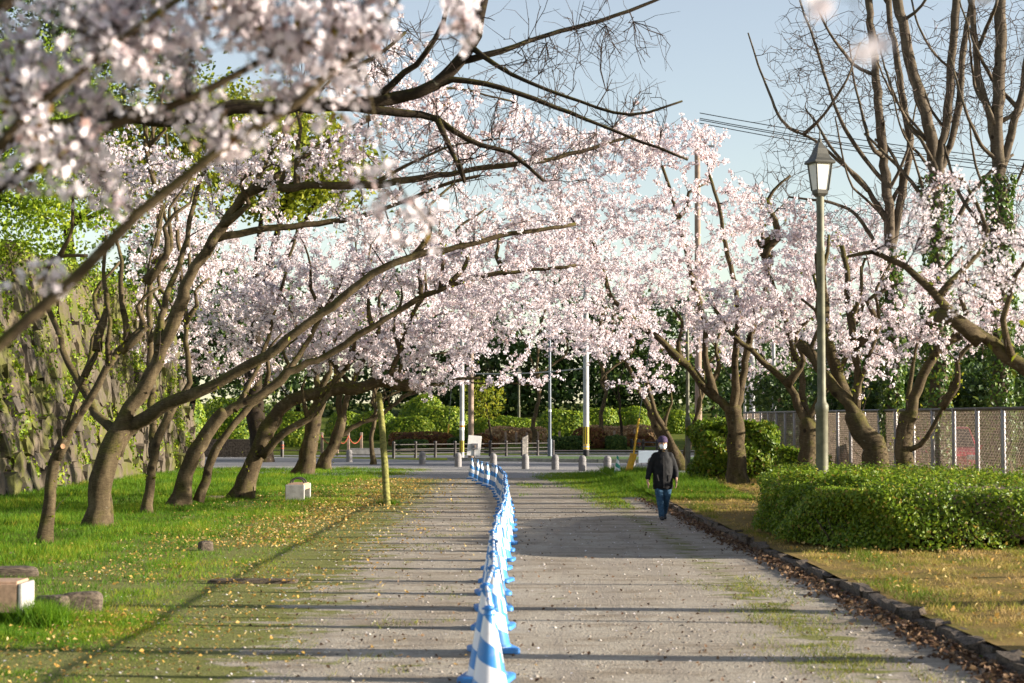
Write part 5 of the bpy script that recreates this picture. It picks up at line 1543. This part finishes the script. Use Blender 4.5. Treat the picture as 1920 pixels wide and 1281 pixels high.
e, q1031 = pole('dark blue-grey slim pole with a wider foot across the street', 1031, 857, .085, 8.5, 'pole_blue', None, [('foot_sleeve', 0, 1.05, .13, 'pole_blue'), ('tag', 2.6, 2.75, .088, 'white_paint')])
e, q1099 = pole('pale concrete pole with yellow and black striped band across the street', 1099, 857, .175, 12, 'conc_pole', None, [('guard_wrap', .75, 1.75, .180, 'hazard'), ('black_band', .0, .42, .178, 'black'), ('yellow_band', .44, .56, .180, 'yellow'), ('yellow_band', .64, .74, .180, 'yellow')])
e, q1310 = pole('tall utility pole rising above the blossom at upper right', 1310, 870, .17, 16.0, 'brown_pole')
MB().box((0, 0, 15.2), (1.6, .1, .1)).build('crossarm', M['steel_grey'], e)
for k in (-.7, -.3, .3, .7): MB().lathe([(.03, 15.25), (.05, 15.3), (.05, 15.36), (.02, 15.4)], 8, 0, (k, 0, 0)).build('insulator', M['white_paint'], e, True)
pole('grey pole behind the fence left of the curved-limb cherry tree', 1411, 868, .14, 9, 'conc_pole')
pole('thin pale pole behind the fence beside the thicker grey pole', 1397, 866, .07, 7, 'conc_pole')
pole('pale pole behind the fence left of the tall lamp post', 1452, 870, .09, 8, 'conc_pole')

def wire(label, a, b, sag, r=.016, group=None):
    P = [Vector(a).lerp(Vector(b), t) - Vector((0, 0, sag * 4 * t * (1 - t))) for t in np.linspace(0, 1, 15)]
    mb = MB(); c = Vector(P[0])
    mb.tube([p - c for p in P], r, 5)
    o = mb.build('overhead_wire', M['wirecable'], None, True, loc=c)
    return props(o, label, 'wire', group)
for k, (ya, yb, nm) in enumerate([(212, 300, 'topmost'), (222, 312, 'second'), (225, 318, 'third'), (231, 330, 'lowest')]):
    wire(f'dark overhead wire running right from the tall pole, {nm} of four', at(1312, ya, q1310.y), at(2250, yb + 30, q1310.y - 6), .35, .022, 'overhead wires at upper right')
for k, (ya, nm) in enumerate([(548, 'highest'), (553, 'second'), (559, 'third'), (566, 'lowest')]):
    wire(f'thin wire crossing behind the blossom by the concrete pole, {nm} of four', at(1085, ya - 4, q1099.y), at(1600, ya + 26, q1099.y + 3), .3, .02, 'thin wires behind the blossom')
wire('dark cable crossing the street gap between the two pole groups', at(866, 700, q866.y), at(1099, 690, q1099.y), .15, .03)

# guy wire with yellow guard
e = thing('guy_wire', 'leaning guy wire in a thick yellow plastic guard beside the green cone', 'guy wire', tuple(gnd(1174, 896)))
b0 = Vector(e.location); Dg = b0.y
A, B, Cc, Dd = (at(x, y, Dg) - b0 for x, y in ((1174, 899), (1188, 852), (1198, 785), (1240, 500)))
MB().tube([A, B], [.125, .12], 14).build('guard', M['yellow'], e, True)
MB().tube([B - (B - A) * .02, B + (Cc - B) * .02], .13, 14).build('cap', M['yellow'], e, True)
MB().tube([B, Cc], .035, 10).build('sleeve', M['yellow'], e, True)
MB().tube([Cc, Dd], .012, 6).build('cable', M['wirecable'], e, True)
e = thing('guy_wire', 'thin guy wire with a slim yellow sleeve left of the grey pole', 'guy wire', tuple(gnd(834, 850)))
b0 = Vector(e.location); Dg = b0.y
A, B, Cc = (at(x, y, Dg) - b0 for x, y in ((835, 852), (842, 795), (850, 660)))
MB().tube([A, B], .05, 8).build('sleeve', M['yellow'], e, True)
MB().tube([B, Cc], .014, 6).build('cable', M['wirecable'], e, True)
e = thing('guy_wire', 'leaning guy wire with yellow sleeve at the far end of the castle wall', 'guy wire', tuple(gnd(340, 862)))
b0 = Vector(e.location); Dg = b0.y
A, B, Cc = (at(x, y, Dg) - b0 for x, y in ((341, 866), (328, 800), (300, 660)))
MB().tube([A, B], .09, 10).build('sleeve', M['yellow'], e, True)
MB().tube([B, Cc], .014, 6).build('cable', M['wirecable'], e, True)

# ------------------------------------------------------------------ street rail fence
def rail_fence(label, posts):
    e = thing('rail_fence', label, 'fence', tuple(gnd(*posts[0])))
    b0 = Vector(e.location)
    W = [gnd(*p) - b0 for p in posts]
    for w in W:
        MB().lathe([(.085, 0), (.085, .84), (.09, .85), (.09, .90), (.07, .93), (.03, .945)], 14, 0, tuple(w)).build('post', M['dark_steel'], e, True)
    for a, b in zip(W[:-1], W[1:]):
        for z in (.26, .50, .76):
            MB().tube([a + Vector((0, -.0, z)), b + Vector((0, 0, z))], .028, 8).build('rail', M['dark_steel'], e, True)
rail_fence('dark post-and-rail street fence running behind the white board and poles', [(738, 860), (779, 859), (816, 858.4), (853, 857.8), (889, 857.2), (919, 856.6), (949, 856), (979, 855.5), (1008, 855), (1037, 854.5)])
rail_fence('short dark post-and-rail fence behind the walking person', [(1184, 851), (1206, 852), (1232, 853), (1258, 854)])
def marker_post(label, px, by):
    q = gnd(px, by); e = thing('marker_post', label, 'post', tuple(q))
    MB().lathe([(.10, 0), (.10, .85), (.08, .92), (.03, .95)], 14).build('shaft', M['dark_steel'], e, True)
    for z in (.45, .62): MB().lathe([(.095, z), (.103, z + .01), (.103, z + .09), (.095, z + .1)], 14).build('reflector_band', M['red_chain'], e, True)
marker_post('dark round post with reddish bands right of the green cone', 1198, 851)
marker_post('dark round post with reddish bands left of the stout ridged trunk', 529, 857)

# posts with a red chain
for i, (px, by) in enumerate([(674, 846), (706, 843), (636, 848), (738, 840)]):
    q = gnd(px, by)
    e = thing('chain_post', ['pale timber chain post left of the timber prop, second from left', 'pale timber chain post left of the timber prop, third from left', 'pale timber chain post nearest the dark leaning trunk', 'pale timber chain post just right of the timber prop'][i], 'post', (q.x, 113 + i * .3, .1), group='pale posts with red chain')
    MB().box((0, 0, .65), (.17, .17, 1.3), 0, None, .92).build('shaft', M['brown_pole'], e, bevel=.02)
    MB().lathe([(.03, 1.05), (.04, 1.06), (.04, 1.10), (.03, 1.11)], 8, 0, (0, -.1, 0)).build('hook', M['red_chain'], e)
cp = sorted([o for o in C.objects if o.name.startswith('chain_post')], key=lambda o: o.location.x)
for i in range(3):
    a, b = Vector(cp[i].location) + Vector((0, -.1, 1.07)), Vector(cp[i + 1].location) + Vector((0, -.1, 1.07))
    P = [a.lerp(b, t) - Vector((0, 0, .45 * 4 * t * (1 - t))) for t in np.linspace(0, 1, 13)]
    mb = MB(); mb.tube([p - a for p in P], .03, 6)
    props(mb.build('chain', M['red_chain'], None, True, loc=a), f'sagging red-brown chain, {["leftmost", "middle", "rightmost"][i]} span between the pale posts', 'chain', 'red chains')
# timber stakes among the tan hedge
for i, (px, D0, zt) in enumerate([(905, 122.5, 812), (948, 122.5, 811), (968, 122.6, 811), (988, 122.5, 811), (1008, 121.4, 810), (1049, 121.4, 809), (863, 122, 815), (880, 122, 815), (1152, 125, 808), (1190, 125, 806)]):
    q = at(px, 797, D0); z0 = terrain(D0)
    e = thing('timber_stake', f'weathered timber stake in front of the tan hedge, {ORD[i]} listed left to right' if False else ['timber stake right of the brown pole', 'timber stake left of the marker post', 'timber stake behind the marker post, left one', 'timber stake just right of the marker post', 'timber stake left of the blue-grey pole', 'timber stake right of the blue-grey pole', 'timber stake left of the grey pole sticker', 'timber stake between the grey and brown poles', 'timber stake left of the slender dark tree', 'timber stake left of the yellow sleeve'][i], 'stake', (q.x, q.y, z0), group='timber stakes in the park hedges')
    h = at(px, zt, D0).z - z0
    MB().box((0, 0, h / 2 - .1), (.16, .16, h + .2), 0, None, .9).build('shaft', M['brown_pole'], e, bevel=.02)
    MB().box((0, 0, h + .01), (.15, .15, .025)).build('top_cap', M['brown_pole'], e)

# white board on a stand, peeling marker post, small sign, left sign
q = gnd(889, 893)
e = thing('sign_board', 'white board on a thin stand behind the far end of the cone row', 'sign', tuple(q), math.radians(6))
s = 1 / ppm(q.y)
zc = (at(888, 836, q.y).z)
tilt = Matrix.Rotation(math.radians(5), 3, 'Y')
MB().box((0, 0, zc), (25 * s, .03, 38 * s), 0, tilt).build('panel', M['white_paint'], e, bevel=.006)
MB().box((.02, -.06, zc - .02), (12 * s, .08, 11 * s)).build('control_box', M['steel_grey'], e, bevel=.01)
MB().box((.03, -.11, zc - .02), (.05, .03, .09)).build('catch', M['brown_pole'], e)
MB().tube([(0, -.02, 0), (0, -.02, zc)], .02, 8).build('stand', M['steel_grey'], e, True)
MB().lathe([(.22, 0), (.22, .03), (.05, .05)], 16).build('foot', M['black'], e, True)
q = gnd(985, 878)
e = thing('marker_post', 'peeling white square post with slanted top behind a bollard', 'post', (q.x, q.y + .5, 0))
MB().raw([(-.12, -.12, 0), (.12, -.12, 0), (.12, .12, 0), (-.12, .12, 0), (-.12, -.12, 1.30), (.12, -.12, 1.42), (.12, .12, 1.42), (-.12, .12, 1.30)], [(3, 2, 1, 0), (4, 5, 6, 7), (0, 1, 5, 4), (1, 2, 6, 5), (2, 3, 7, 6), (3, 0, 4, 7)]).build('shaft', M['old_white'], e, bevel=.012)
MB().box((-.02, -.125, .30), (.27, .02, .06)).build('strap', M['steel_grey'], e)
q = gnd(1222, 884)
e = thing('sign_board', 'small pale blue sign sheet on two posts partly behind the walking person', 'sign', (q.x, q.y, 0))
z1, z2 = at(1215, 868, q.y).z, at(1215, 845, q.y).z
MB().box((-.1, 0, (z1 + z2) / 2), (.85, .03, z2 - z1)).build('panel', M['signblue'], e, bevel=.006)
for k in (-.4, .2): MB().box((k, .03, z2 / 2), (.04, .03, z2)).build('post', M['steel_grey'], e)
q = gnd(466, 852)
e = thing('sign_board', 'white framed notice board on legs seen between the leaning left trunks', 'sign', (q.x, q.y, 0), math.radians(-55))
z1, z2 = at(466, 812, q.y).z, at(466, 735, q.y).z
MB().box((0, 0, (z1 + z2) / 2), (1.5, .06, z2 - z1)).build('panel', M['white_paint'], e, bevel=.01)
for k in (-.8, .8): MB().box((k, 0, (z2 + .1) / 2), (.12, .12, z2 + .1)).build('leg', M['white_paint'], e, bevel=.01)
MB().box((0, 0, z2 + .06), (1.9, .3, .08)).build('roof', M['steel_grey'], e)
q = gnd(450, 858)
e = thing('low_wall', 'low dark concrete wall behind the leaning left trunks', 'wall', (q.x, q.y, 0), math.radians(-6))
MB().box((-.6, 0, .52), (3.6, .25, 1.05)).build('slab', M['kerbstone'], e, bevel=.02)
MB().box((1.35, 0, .56), (.32, .32, 1.12)).build('pier', M['concrete'], e, bevel=.02)
q = gnd(705, 850)
e = thing('low_wall', 'low pale concrete kerb block left of the timber prop foot', 'wall', (q.x, 112.5, .05), 0)
MB().box((0, 0, .18), (1.9, .5, .36)).build('slab', M['concrete'], e, bevel=.03)
MB().box((0, 0, .375), (1.94, .54, .03)).build('coping', M['concrete'], e, bevel=.01)

# ------------------------------------------------------------------ timber prop under the sawn limb
pb = gnd(727, 950); pt = at(711, 742, 45.6)
e = thing('timber_prop', 'greenish leaning timber prop under the sawn cherry limb', 'prop', tuple(pb))
d = pt - pb
P, R = catmull([(0, 0, -.2), tuple(d * .5 + Vector((.01, 0, 0))), tuple(d)], [.085, .08, .075], .15)
V, Q, caps = tube_arrays(P, R, 14, True, .05, 5)
o = np_obj('post', V, [Q] + caps, M['prop'], e, None, False, smooth=True)
MB().tube([d + Vector((0, -.22, .03)), d + Vector((0, .22, .03))], .06, 12).build('crosspiece', M['prop'], e, True)
for z in (.86, .93): MB().lathe([(.083, -.02), (.088, -.015), (.088, .015), (.083, .02)], 14, 0, tuple(d * z)).build('rope', M['old_white'], e, True)

# ------------------------------------------------------------------ benches and stones
def bench(label, loc, rz, L=1.6, arch=True, lt=.13, ah=.12):
    e = thing('bench', label, 'bench', loc, rz, 'concrete benches on the left grass')
    for sx in (-1, 1):
        MB().box((0, sx * (L / 2 - lt / 2), .2), (.46, lt, .4)).build('leg', M['concrete'], e, bevel=.015)
    MB().box((0, 0, .37), (.40, L - .01 - lt * 2, .10)).build('seat', M['terracotta'], e, bevel=.012)
    MB().box((.21, 0, .395 - ah / 2), (.035, L - .01 - lt * 2, ah)).build('apron', M['terracotta'], e, bevel=.005)
    if arch:
        for yy in (-.25, .25):
            MB().tube([(.17 * math.cos(t), yy, .415 + .13 * math.sin(t)) for t in np.linspace(0, math.pi, 13)], .02, 8).build('armrest', M['dark_steel'], e, True)
    return e
q = gnd(553, 940)
bench('concrete bench with arched metal armrests in front of the propped tree', (q.x, q.y + .75, .0), 0)
q = gnd(8, 1178)
q = gnd(40, 1178)
bench('concrete bench cut off by the left edge of the picture', (q.x - .80, q.y + .25, 0), math.radians(-90), 1.6, False, .045, .26)
def boulder(label, px, py, sx, sy, sz, rz, seed):
    me = rock_mesh('boulder', M['kerbstone'], seed, .14)
    o = bpy.data.objects.new('boulder', me); link(o)
    q = gnd(px, py); o.location = (q.x, q.y, sz * .32); o.scale = (sx, sy, sz); o.rotation_euler = (0, 0, rz)
    m = o.modifiers.new('round', 'SUBSURF'); m.levels = 1; m.render_levels = 2
    props(o, label, 'stone', 'stones in the left grass')
boulder('pale rounded stone in the left grass by the bench, right one', 152, 1150, .42, .3, .26, .2, 301)
boulder('dark rounded stone in the left grass by the bench, left one', 100, 1152, .36, .3, .24, -.3, 302)
boulder('flat pale stone at the left edge above the bench', 10, 1082, .8, .3, .16, .1, 303)
boulder('small grey stone half hidden in grass near the thin tree', 385, 1033, .22, .2, .18, .4, 304)
boulder('long flat stone set across the grass edge', 470, 1095, 1.0, .16, .08, .02, 305)
boulder('flat brown stone in the grass left of the bench', 405, 937, .5, .3, .12, .3, 306)

# ------------------------------------------------------------------ chain-link fence
fx, f0, f1, sp = 10.15, 33.0, 76.0, 2.0
e = thing('chain_link_fence', 'brownish chain-link fence with grey posts behind the right-hand trees', 'fence', (fx, f0, .1))
ft = lambda D: 2.07 + .0045 * (D - 36)
D = f0; posts = []
pm = MB(); pm.lathe([(.05, 0), (.05, 1.0), (.055, 1.005), (.055, 1.04), (.05, 1.045), (.05, 2.06), (.035, 2.09)], 12)
pobj = pm.build('post', M['steel_grey'], e, True)
k = 0
while D <= f1 + .1:
    o = pobj if k == 0 else pobj.copy()
    if k: C.objects.link(o); o.parent = e
    o.location = (0, D - f0, 0); o.scale = (1, 1, ft(D) / 2.07)
    D += sp; k += 1
MB().tube([(0, 0, ft(f0)), (0, f1 - f0, ft(f1))], .038, 10).build('top_rail', M['dark_steel'], e, True)
MB().tube([(0, 0, .12), (0, f1 - f0, .12)], .02, 8).build('bottom_rail', M['dark_steel'], e, True)
n = int((f1 - f0) / .12)
Sv, Ev = [], []
for s in (-1, 1):
    y = np.arange(-22, n + 22) * .12
    y2 = y + s * 2.0
    a = np.clip(y, 0, f1 - f0); b = np.clip(y2, 0, f1 - f0)
    za = .12 + np.where(y2 != y, (a - y) / (y2 - y), 0) * 1.98; zb = .12 + (b - y) / (y2 - y) * 1.98
    ok = np.abs(b - a) > .05
    fac = np.array([ft(v + f0) / 2.1 for v in a])
    Sv.append(np.stack([np.full(ok.sum(), s * .006), a[ok], za[ok] * fac[ok]], 1)); Ev.append(np.stack([np.full(ok.sum(), s * .006), b[ok], zb[ok] * fac[ok]], 1))
S, E = np.concatenate(Sv), np.concatenate(Ev)
T = unit(E - S); A = np.array([[1.0, 0, 0]]).repeat(len(S), 0); B = np.cross(T, A)
th = np.arange(4) * math.pi / 2
rd = (np.cos(th)[None, :, None] * A[:, None] + np.sin(th)[None, :, None] * B[:, None]) * .0044
V = np.concatenate([S[:, None] + rd, E[:, None] + rd], 1).reshape(-1, 3)
b = (np.arange(len(S)) * 8)[:, None]
Q = np.concatenate([np.concatenate([b + j, b + (j + 1) % 4, b + 4 + (j + 1) % 4, b + 4 + j], 1) for j in range(4)])
np_obj('mesh_wires', V, [Q], M['wire'], e, 'stuff', False)
# dry stalks growing up against the fence
rng = np.random.default_rng(200)
n = 3600
X = fx + .5 + np.abs(rng.normal(size=n)) * 1.6; Dp = rng.uniform(34, 77, n)
o = blades('dry_reeds', 'brown dry stalks standing behind the chain-link fence', X, Dp, np.full(n, .1), rng.uniform(.3, 1.3, n), np.full(n, .03), 'dryleaf', rng.uniform(0, 1, n), .12, 201)
o['category'] = 'reeds'

# ------------------------------------------------------------------ red car behind the fence
def car(label, loc, rz):
    e = thing('parked_car', label, 'car', loc, rz)
    # side profile sections along the length (x), nose at +x ; half-width per height
    secs = [(-1.80, .38, .86, .70), (-1.72, .28, 1.02, .78), (-1.2, .25, 1.06, .82), (0, .25, 1.04, .83), (.9, .25, 1.02, .82), (1.5, .27, .92, .78), (1.75, .32, .74, .70), (1.82, .40, .62, .62)]
    V, Fc = [], []
    for x, zb, zt, w in secs:
        V += [(x, -w * .9, zb), (x, -w, zb + .15), (x, -w, zt - .15), (x, -w * .9, zt), (x, w * .9, zt), (x, w, zt - .15), (x, w, zb + .15), (x, w * .9, zb)]
    n = 8
    for i in range(len(secs) - 1):
        Fc += [(i * n + k, i * n + (k + 1) % n, (i + 1) * n + (k + 1) % n, (i + 1) * n + k) for k in range(n)]
    Fc += [tuple(range(n))[::-1], tuple(range((len(secs) - 1) * n, len(secs) * n))]
    o = MB().raw(V, Fc).build('body', M['carred'], e, True)
    cab = [(-1.72, .98, .74), (-1.45, 1.50, .60), (.15, 1.55, .60), (.85, 1.02, .72)]
    V = []
    for x, z, w in cab: V += [(x, -w, z), (x, w, z)]
    V += [(-1.70, -.74, .9), (-1.70, .74, .9), (.9, -.74, .9), (.9, .74, .9)]
    MB().raw(V, [(2, 4, 5, 3), (0, 2, 3, 1), (4, 6, 7, 5), (0, 8, 10, 6, 4, 2), (1, 3, 5, 7, 11, 9), (8, 0, 1, 9), (6, 10, 11, 7), (8, 9, 11, 10)]).build('cabin', M['glass'], e)
    MB().raw([(-1.50, -.615, 1.49), (.2, -.615, 1.545), (.2, .615, 1.545), (-1.50, .615, 1.49), (-1.44, -.56, 1.555), (.12, -.56, 1.60), (.12, .56, 1.60), (-1.44, .56, 1.555)], [(4, 5, 6, 7), (0, 1, 5, 4), (1, 2, 6, 5), (2, 3, 7, 6), (3, 0, 4, 7), (3, 2, 1, 0)]).build('roof', M['carpink'], e, bevel=.02)
    for sx in (-1.68, .8):
        for sy in (-1, 1):
            MB().tube([(sx, sy * .74, 1.0), (sx + (.26 if sx < 0 else -.66), sy * .61, 1.52)], .03, 6).build('pillar', M['carred'], e, True)
    for x in (-1.12, 1.12):
        for sy in (-1, 1):
            w = MB()
            P = [(x, sy * .62, .29), (x, sy * .82, .29)]
            w.tube(P, .29, 22)
            wo = w.build('wheel', M['black'], e, True)
            MB().tube([(x, sy * .80, .29), (x, sy * .832, .29)], .18, 18).build('rim', M['chrome'], wo, True)
    for sy in (-1, 1):
        MB().box((1.72, sy * .55, .74), (.14, .26, .14)).build('headlight', M['coneband'], e, bevel=.03)
        MB().box((-1.76, sy * .64, .82), (.08, .14, .24)).build('tail_light', M['red_chain'], e, bevel=.02)
        MB().box((.62, sy * .90, 1.02), (.10, .14, .11)).build('wing_mirror', M['carred'], e, bevel=.02)
    MB().tube([(1.84, .0, .70), (1.845, .0, .70)], .07, 16).build('badge', M['chrome'], e, True)
    MB().box((1.80, 0, .47), (.06, 1.05, .13)).build('grille', M['black'], e, bevel=.01)
    MB().box((1.84, 0, .46), (.02, .34, .16)).build('number_plate', M['white_paint'], e)
q = at(1800, 797, 52)
car('red hatchback parked behind the chain-link fence', (q.x, 53.5, .2), math.radians(-100))

# ------------------------------------------------------------------ the walking person
def blob(name, parts, m, parent, voxel, smooth=6, disp=0):
    """parts: ('e', centre, radii) ellipsoids and ('t', points, radii) tapered tubes, fused into one skin."""
    mb = MB()
    for p in parts:
        if p[0] == 'e':
            bm = bmesh.new(); bmesh.ops.create_icosphere(bm, subdivisions=3, radius=1)
            V = [(v.co.x * p[2][0] + p[1][0], v.co.y * p[2][1] + p[1][1], v.co.z * p[2][2] + p[1][2]) for v in bm.verts]
            mb.raw(V, [tuple(v.index for v in f.verts) for f in bm.faces]); bm.free()
        elif p[0] == 't':
            P, R = catmull(p[1], p[2], .02); mb.tube([tuple(q) for q in P], list(R), 14)
            for c, r in ((p[1][0], p[2][0]), (p[1][-1], p[2][-1])):
                bm = bmesh.new(); bmesh.ops.create_icosphere(bm, subdivisions=2, radius=r)
                mb.raw([tuple(v.co + Vector(c)) for v in bm.verts], [tuple(v.index for v in f.verts) for f in bm.faces]); bm.free()
        elif p[0] == 'l':                         # loft of ellipses (z, cx, cy, rx, ry)
            V, Fc, n = [], [], 28
            for z, cx, cy, rx, ry in p[1]:
                V += [(cx + rx * math.cos(a), cy + ry * math.sin(a), z) for a in np.linspace(0, 2 * math.pi, n, endpoint=False)]
            for i in range(len(p[1]) - 1): Fc += [(i * n + k, i * n + (k + 1) % n, (i + 1) * n + (k + 1) % n, (i + 1) * n + k) for k in range(n)]
            Fc += [tuple(range(n))[::-1], tuple(range(len(V) - n, len(V)))]
            mb.raw(V, Fc)
    o = mb.build(name, m, parent, False)
    r = o.modifiers.new('fuse', 'REMESH'); r.mode = 'VOXEL'; r.voxel_size = voxel; r.use_smooth_shade = True
    s = o.modifiers.new('smooth', 'SMOOTH'); s.iterations = smooth; s.factor = .5
    if disp:
        t = bpy.data.textures.new(name + '_folds', 'CLOUDS'); t.noise_scale = .10
        d = o.modifiers.new('folds', 'DISPLACE'); d.texture = t; d.strength = disp; d.mid_level = .5; d.texture_coords = 'LOCAL'
    return o
q = gnd(1243, 976)
per = thing('person', 'person in black jacket, plum beanie, white mask and jeans walking towards the camera', 'person', (q.x, q.y, .006), math.radians(4))
per.scale = (.96, .96, .955)
def hand(wx, wy, wz, side, curl):
    """palm, four unequal bent fingers and a thumb leaving the side of the palm."""
    out = [('e', (wx, wy - .01, wz - .045), (.020, .040, .050)), ('t', [(wx, wy, wz + .04), (wx, wy - .005, wz - .02)], [.027, .024])]
    for k, (dy, L) in enumerate([(-.036, .068), (-.013, .078), (.010, .072), (.030, .056)]):
        x0, y0, z0 = wx, wy - .01 + dy * .9, wz - .085
        out.append(('t', [(x0, y0, z0 + .02), (x0 - side * .006, y0 - .004, z0 - L * .45), (x0 - side * curl * .5, y0 - .006, z0 - L * .8), (x0 - side * curl, y0 - .004, z0 - L)], [.0095, .009, .0085, .007]))
    out.append(('t', [(wx - side * .004, wy - .045, wz - .025), (wx - side * .014, wy - .066, wz - .055), (wx - side * .02, wy - .068, wz - .085)], [.0115, .010, .008]))
    return out
HL, HR = (-.315, -.05, .80), (.262, -.09, .81)
body_parts = [
    ('l', [(.80, 0, 0, .14, .10), (.95, 0, 0, .135, .095), (1.15, 0, 0, .165, .11), (1.30, 0, 0, .165, .10), (1.37, 0, 0, .09, .075), (1.42, 0, -.01, .058, .058), (1.48, 0, -.015, .056, .056)]),
    ('e', (0, -.02, 1.545), (.080, .098, .115)), ('e', (0, -.05, 1.485), (.055, .060, .055)),
    ('t', [(0, -.106, 1.555), (0, -.128, 1.52)], [.010, .015]),
    ('e', (-.075, 0, 1.535), (.012, .022, .033)), ('e', (.075, 0, 1.535), (.012, .022, .033)),
    ('e', (0, -.095, 1.578), (.06, .018, .012)),
    ('t', [(-.15, 0, 1.33), (-.25, .03, 1.06), (-.315, -.04, .82)], [.052, .044, .030]), ('t', [(.15, 0, 1.33), (.255, .06, 1.06), (.262, -.07, .83)], [.052, .044, .030]),
    ('t', [(-.085, 0, .86), (-.075, -.05, .46), (-.045, -.10, .09)], [.085, .058, .042]), ('t', [(.085, 0, .86), (.085, .0, .47), (.05, .20, .13)], [.085, .058, .042]),
    ('e', (-.045, -.14, .05), (.038, .10, .035)), ('e', (.05, .17, .075), (.038, .09, .035))] + hand(*HL, -1, .018) + hand(*HR, 1, .03)
blob('body', body_parts, M['skin'], per, .009, 3)
blob('jacket', [
    ('l', [(.63, 0, 0, .200, .135), (.70, 0, 0, .205, .145), (.92, 0, 0, .195, .138), (1.15, 0, 0, .198, .135), (1.27, 0, 0, .185, .12), (1.345, 0, 0, .14, .10), (1.40, 0, 0, .088, .085), (1.435, 0, -.005, .078, .078)]),
    ('t', [(-.148, 0, 1.305), (-.195, .01, 1.21), (-.255, .03, 1.05), (-.308, -.03, .855)], [.076, .074, .067, .055]),
    ('t', [(.148, 0, 1.305), (.195, .03, 1.21), (.258, .06, 1.05), (.265, -.05, .86)], [.076, .074, .067, .055])], M['jacket'], per, .014, 4, .022)
mb = MB(); mb.raw([(-.012, -.140, .66), (.012, -.141, .66), (.012, -.140, 1.30), (-.012, -.139, 1.30), (-.012, -.152, .66), (.012, -.153, .66), (.012, -.146, 1.30), (-.012, -.145, 1.30)], [(4, 5, 6, 7), (0, 4, 7, 3), (1, 2, 6, 5), (0, 1, 5, 4), (3, 7, 6, 2)])
mb.build('zip', M['dark_steel'], per)
for sx in (-1, 1): MB().box((sx * .115, -.132, .86), (.022, .012, .13), 0, Matrix.Rotation(sx * .25, 3, 'Y')).build('pocket', M['dark_steel'], per)
blob('collar', [('t', [(.082 * math.cos(a), .082 * math.sin(a) - .008, 1.425 + .008 * math.sin(a)) for a in np.linspace(0, 2 * math.pi, 13)], [.020] * 13)], M['jacket'], per, .01, 2)
blob('scarf', [('e', (0, -.07, 1.41), (.05, .025, .03))], M['scarf'], per, .008, 2)
blob('jeans', [('e', (0, 0, .83), (.16, .115, .12)),
               ('t', [(-.088, 0, .82), (-.082, -.03, .62), (-.073, -.055, .45), (-.05, -.09, .20), (-.045, -.10, .09)], [.100, .090, .074, .062, .060]),
               ('t', [(.088, 0, .82), (.088, -.01, .62), (.082, .005, .46), (.062, .13, .22), (.052, .185, .13)], [.100, .090, .074, .062, .058])], M['denim'], per, .012, 4, .012)
blob('shoe', [('e', (-.046, -.15, .045), (.046, .115, .042)), ('e', (-.046, -.07, .065), (.044, .055, .055)), ('e', (-.046, -.2, .035), (.042, .06, .032))], M['shoe'], per, .008, 2)
blob('shoe', [('e', (.052, .15, .075), (.046, .11, .045)), ('e', (.052, .215, .105), (.044, .05, .055)), ('e', (.052, .08, .045), (.042, .06, .036))], M['shoe'], per, .008, 2)
blob('beanie', [('l', [(1.575, 0, -.012, .098, .116), (1.60, 0, -.012, .101, .119), (1.645, 0, -.006, .097, .113), (1.685, 0, 0, .078, .092), (1.706, 0, .004, .048, .058), (1.715, 0, .005, .014, .016)])], M['beanie'], per, .007, 3)
blob('mask', [('l', [(1.445, 0, -.060, .048, .058), (1.470, 0, -.062, .066, .070), (1.500, 0, -.062, .074, .076), (1.527, 0, -.055, .076, .074), (1.542, 0, -.045, .072, .070)])], M['mask'], per, .007, 3)
for sx in (-1, 1):
    MB().tube([(sx * .066, -.06, 1.535), (sx * .083, -.01, 1.55)], .003, 5).build('mask_loop', M['mask'], per)
    bm = bmesh.new(); bmesh.ops.create_uvsphere(bm, u_segments=10, v_segments=8, radius=.011)
    me = bpy.data.meshes.new('eye'); bm.to_mesh(me); bm.free(); me.materials.append(M['black'])
    o = bpy.data.objects.new('eye', me); link(o, per); o.location = (sx * .032, -.110, 1.560)
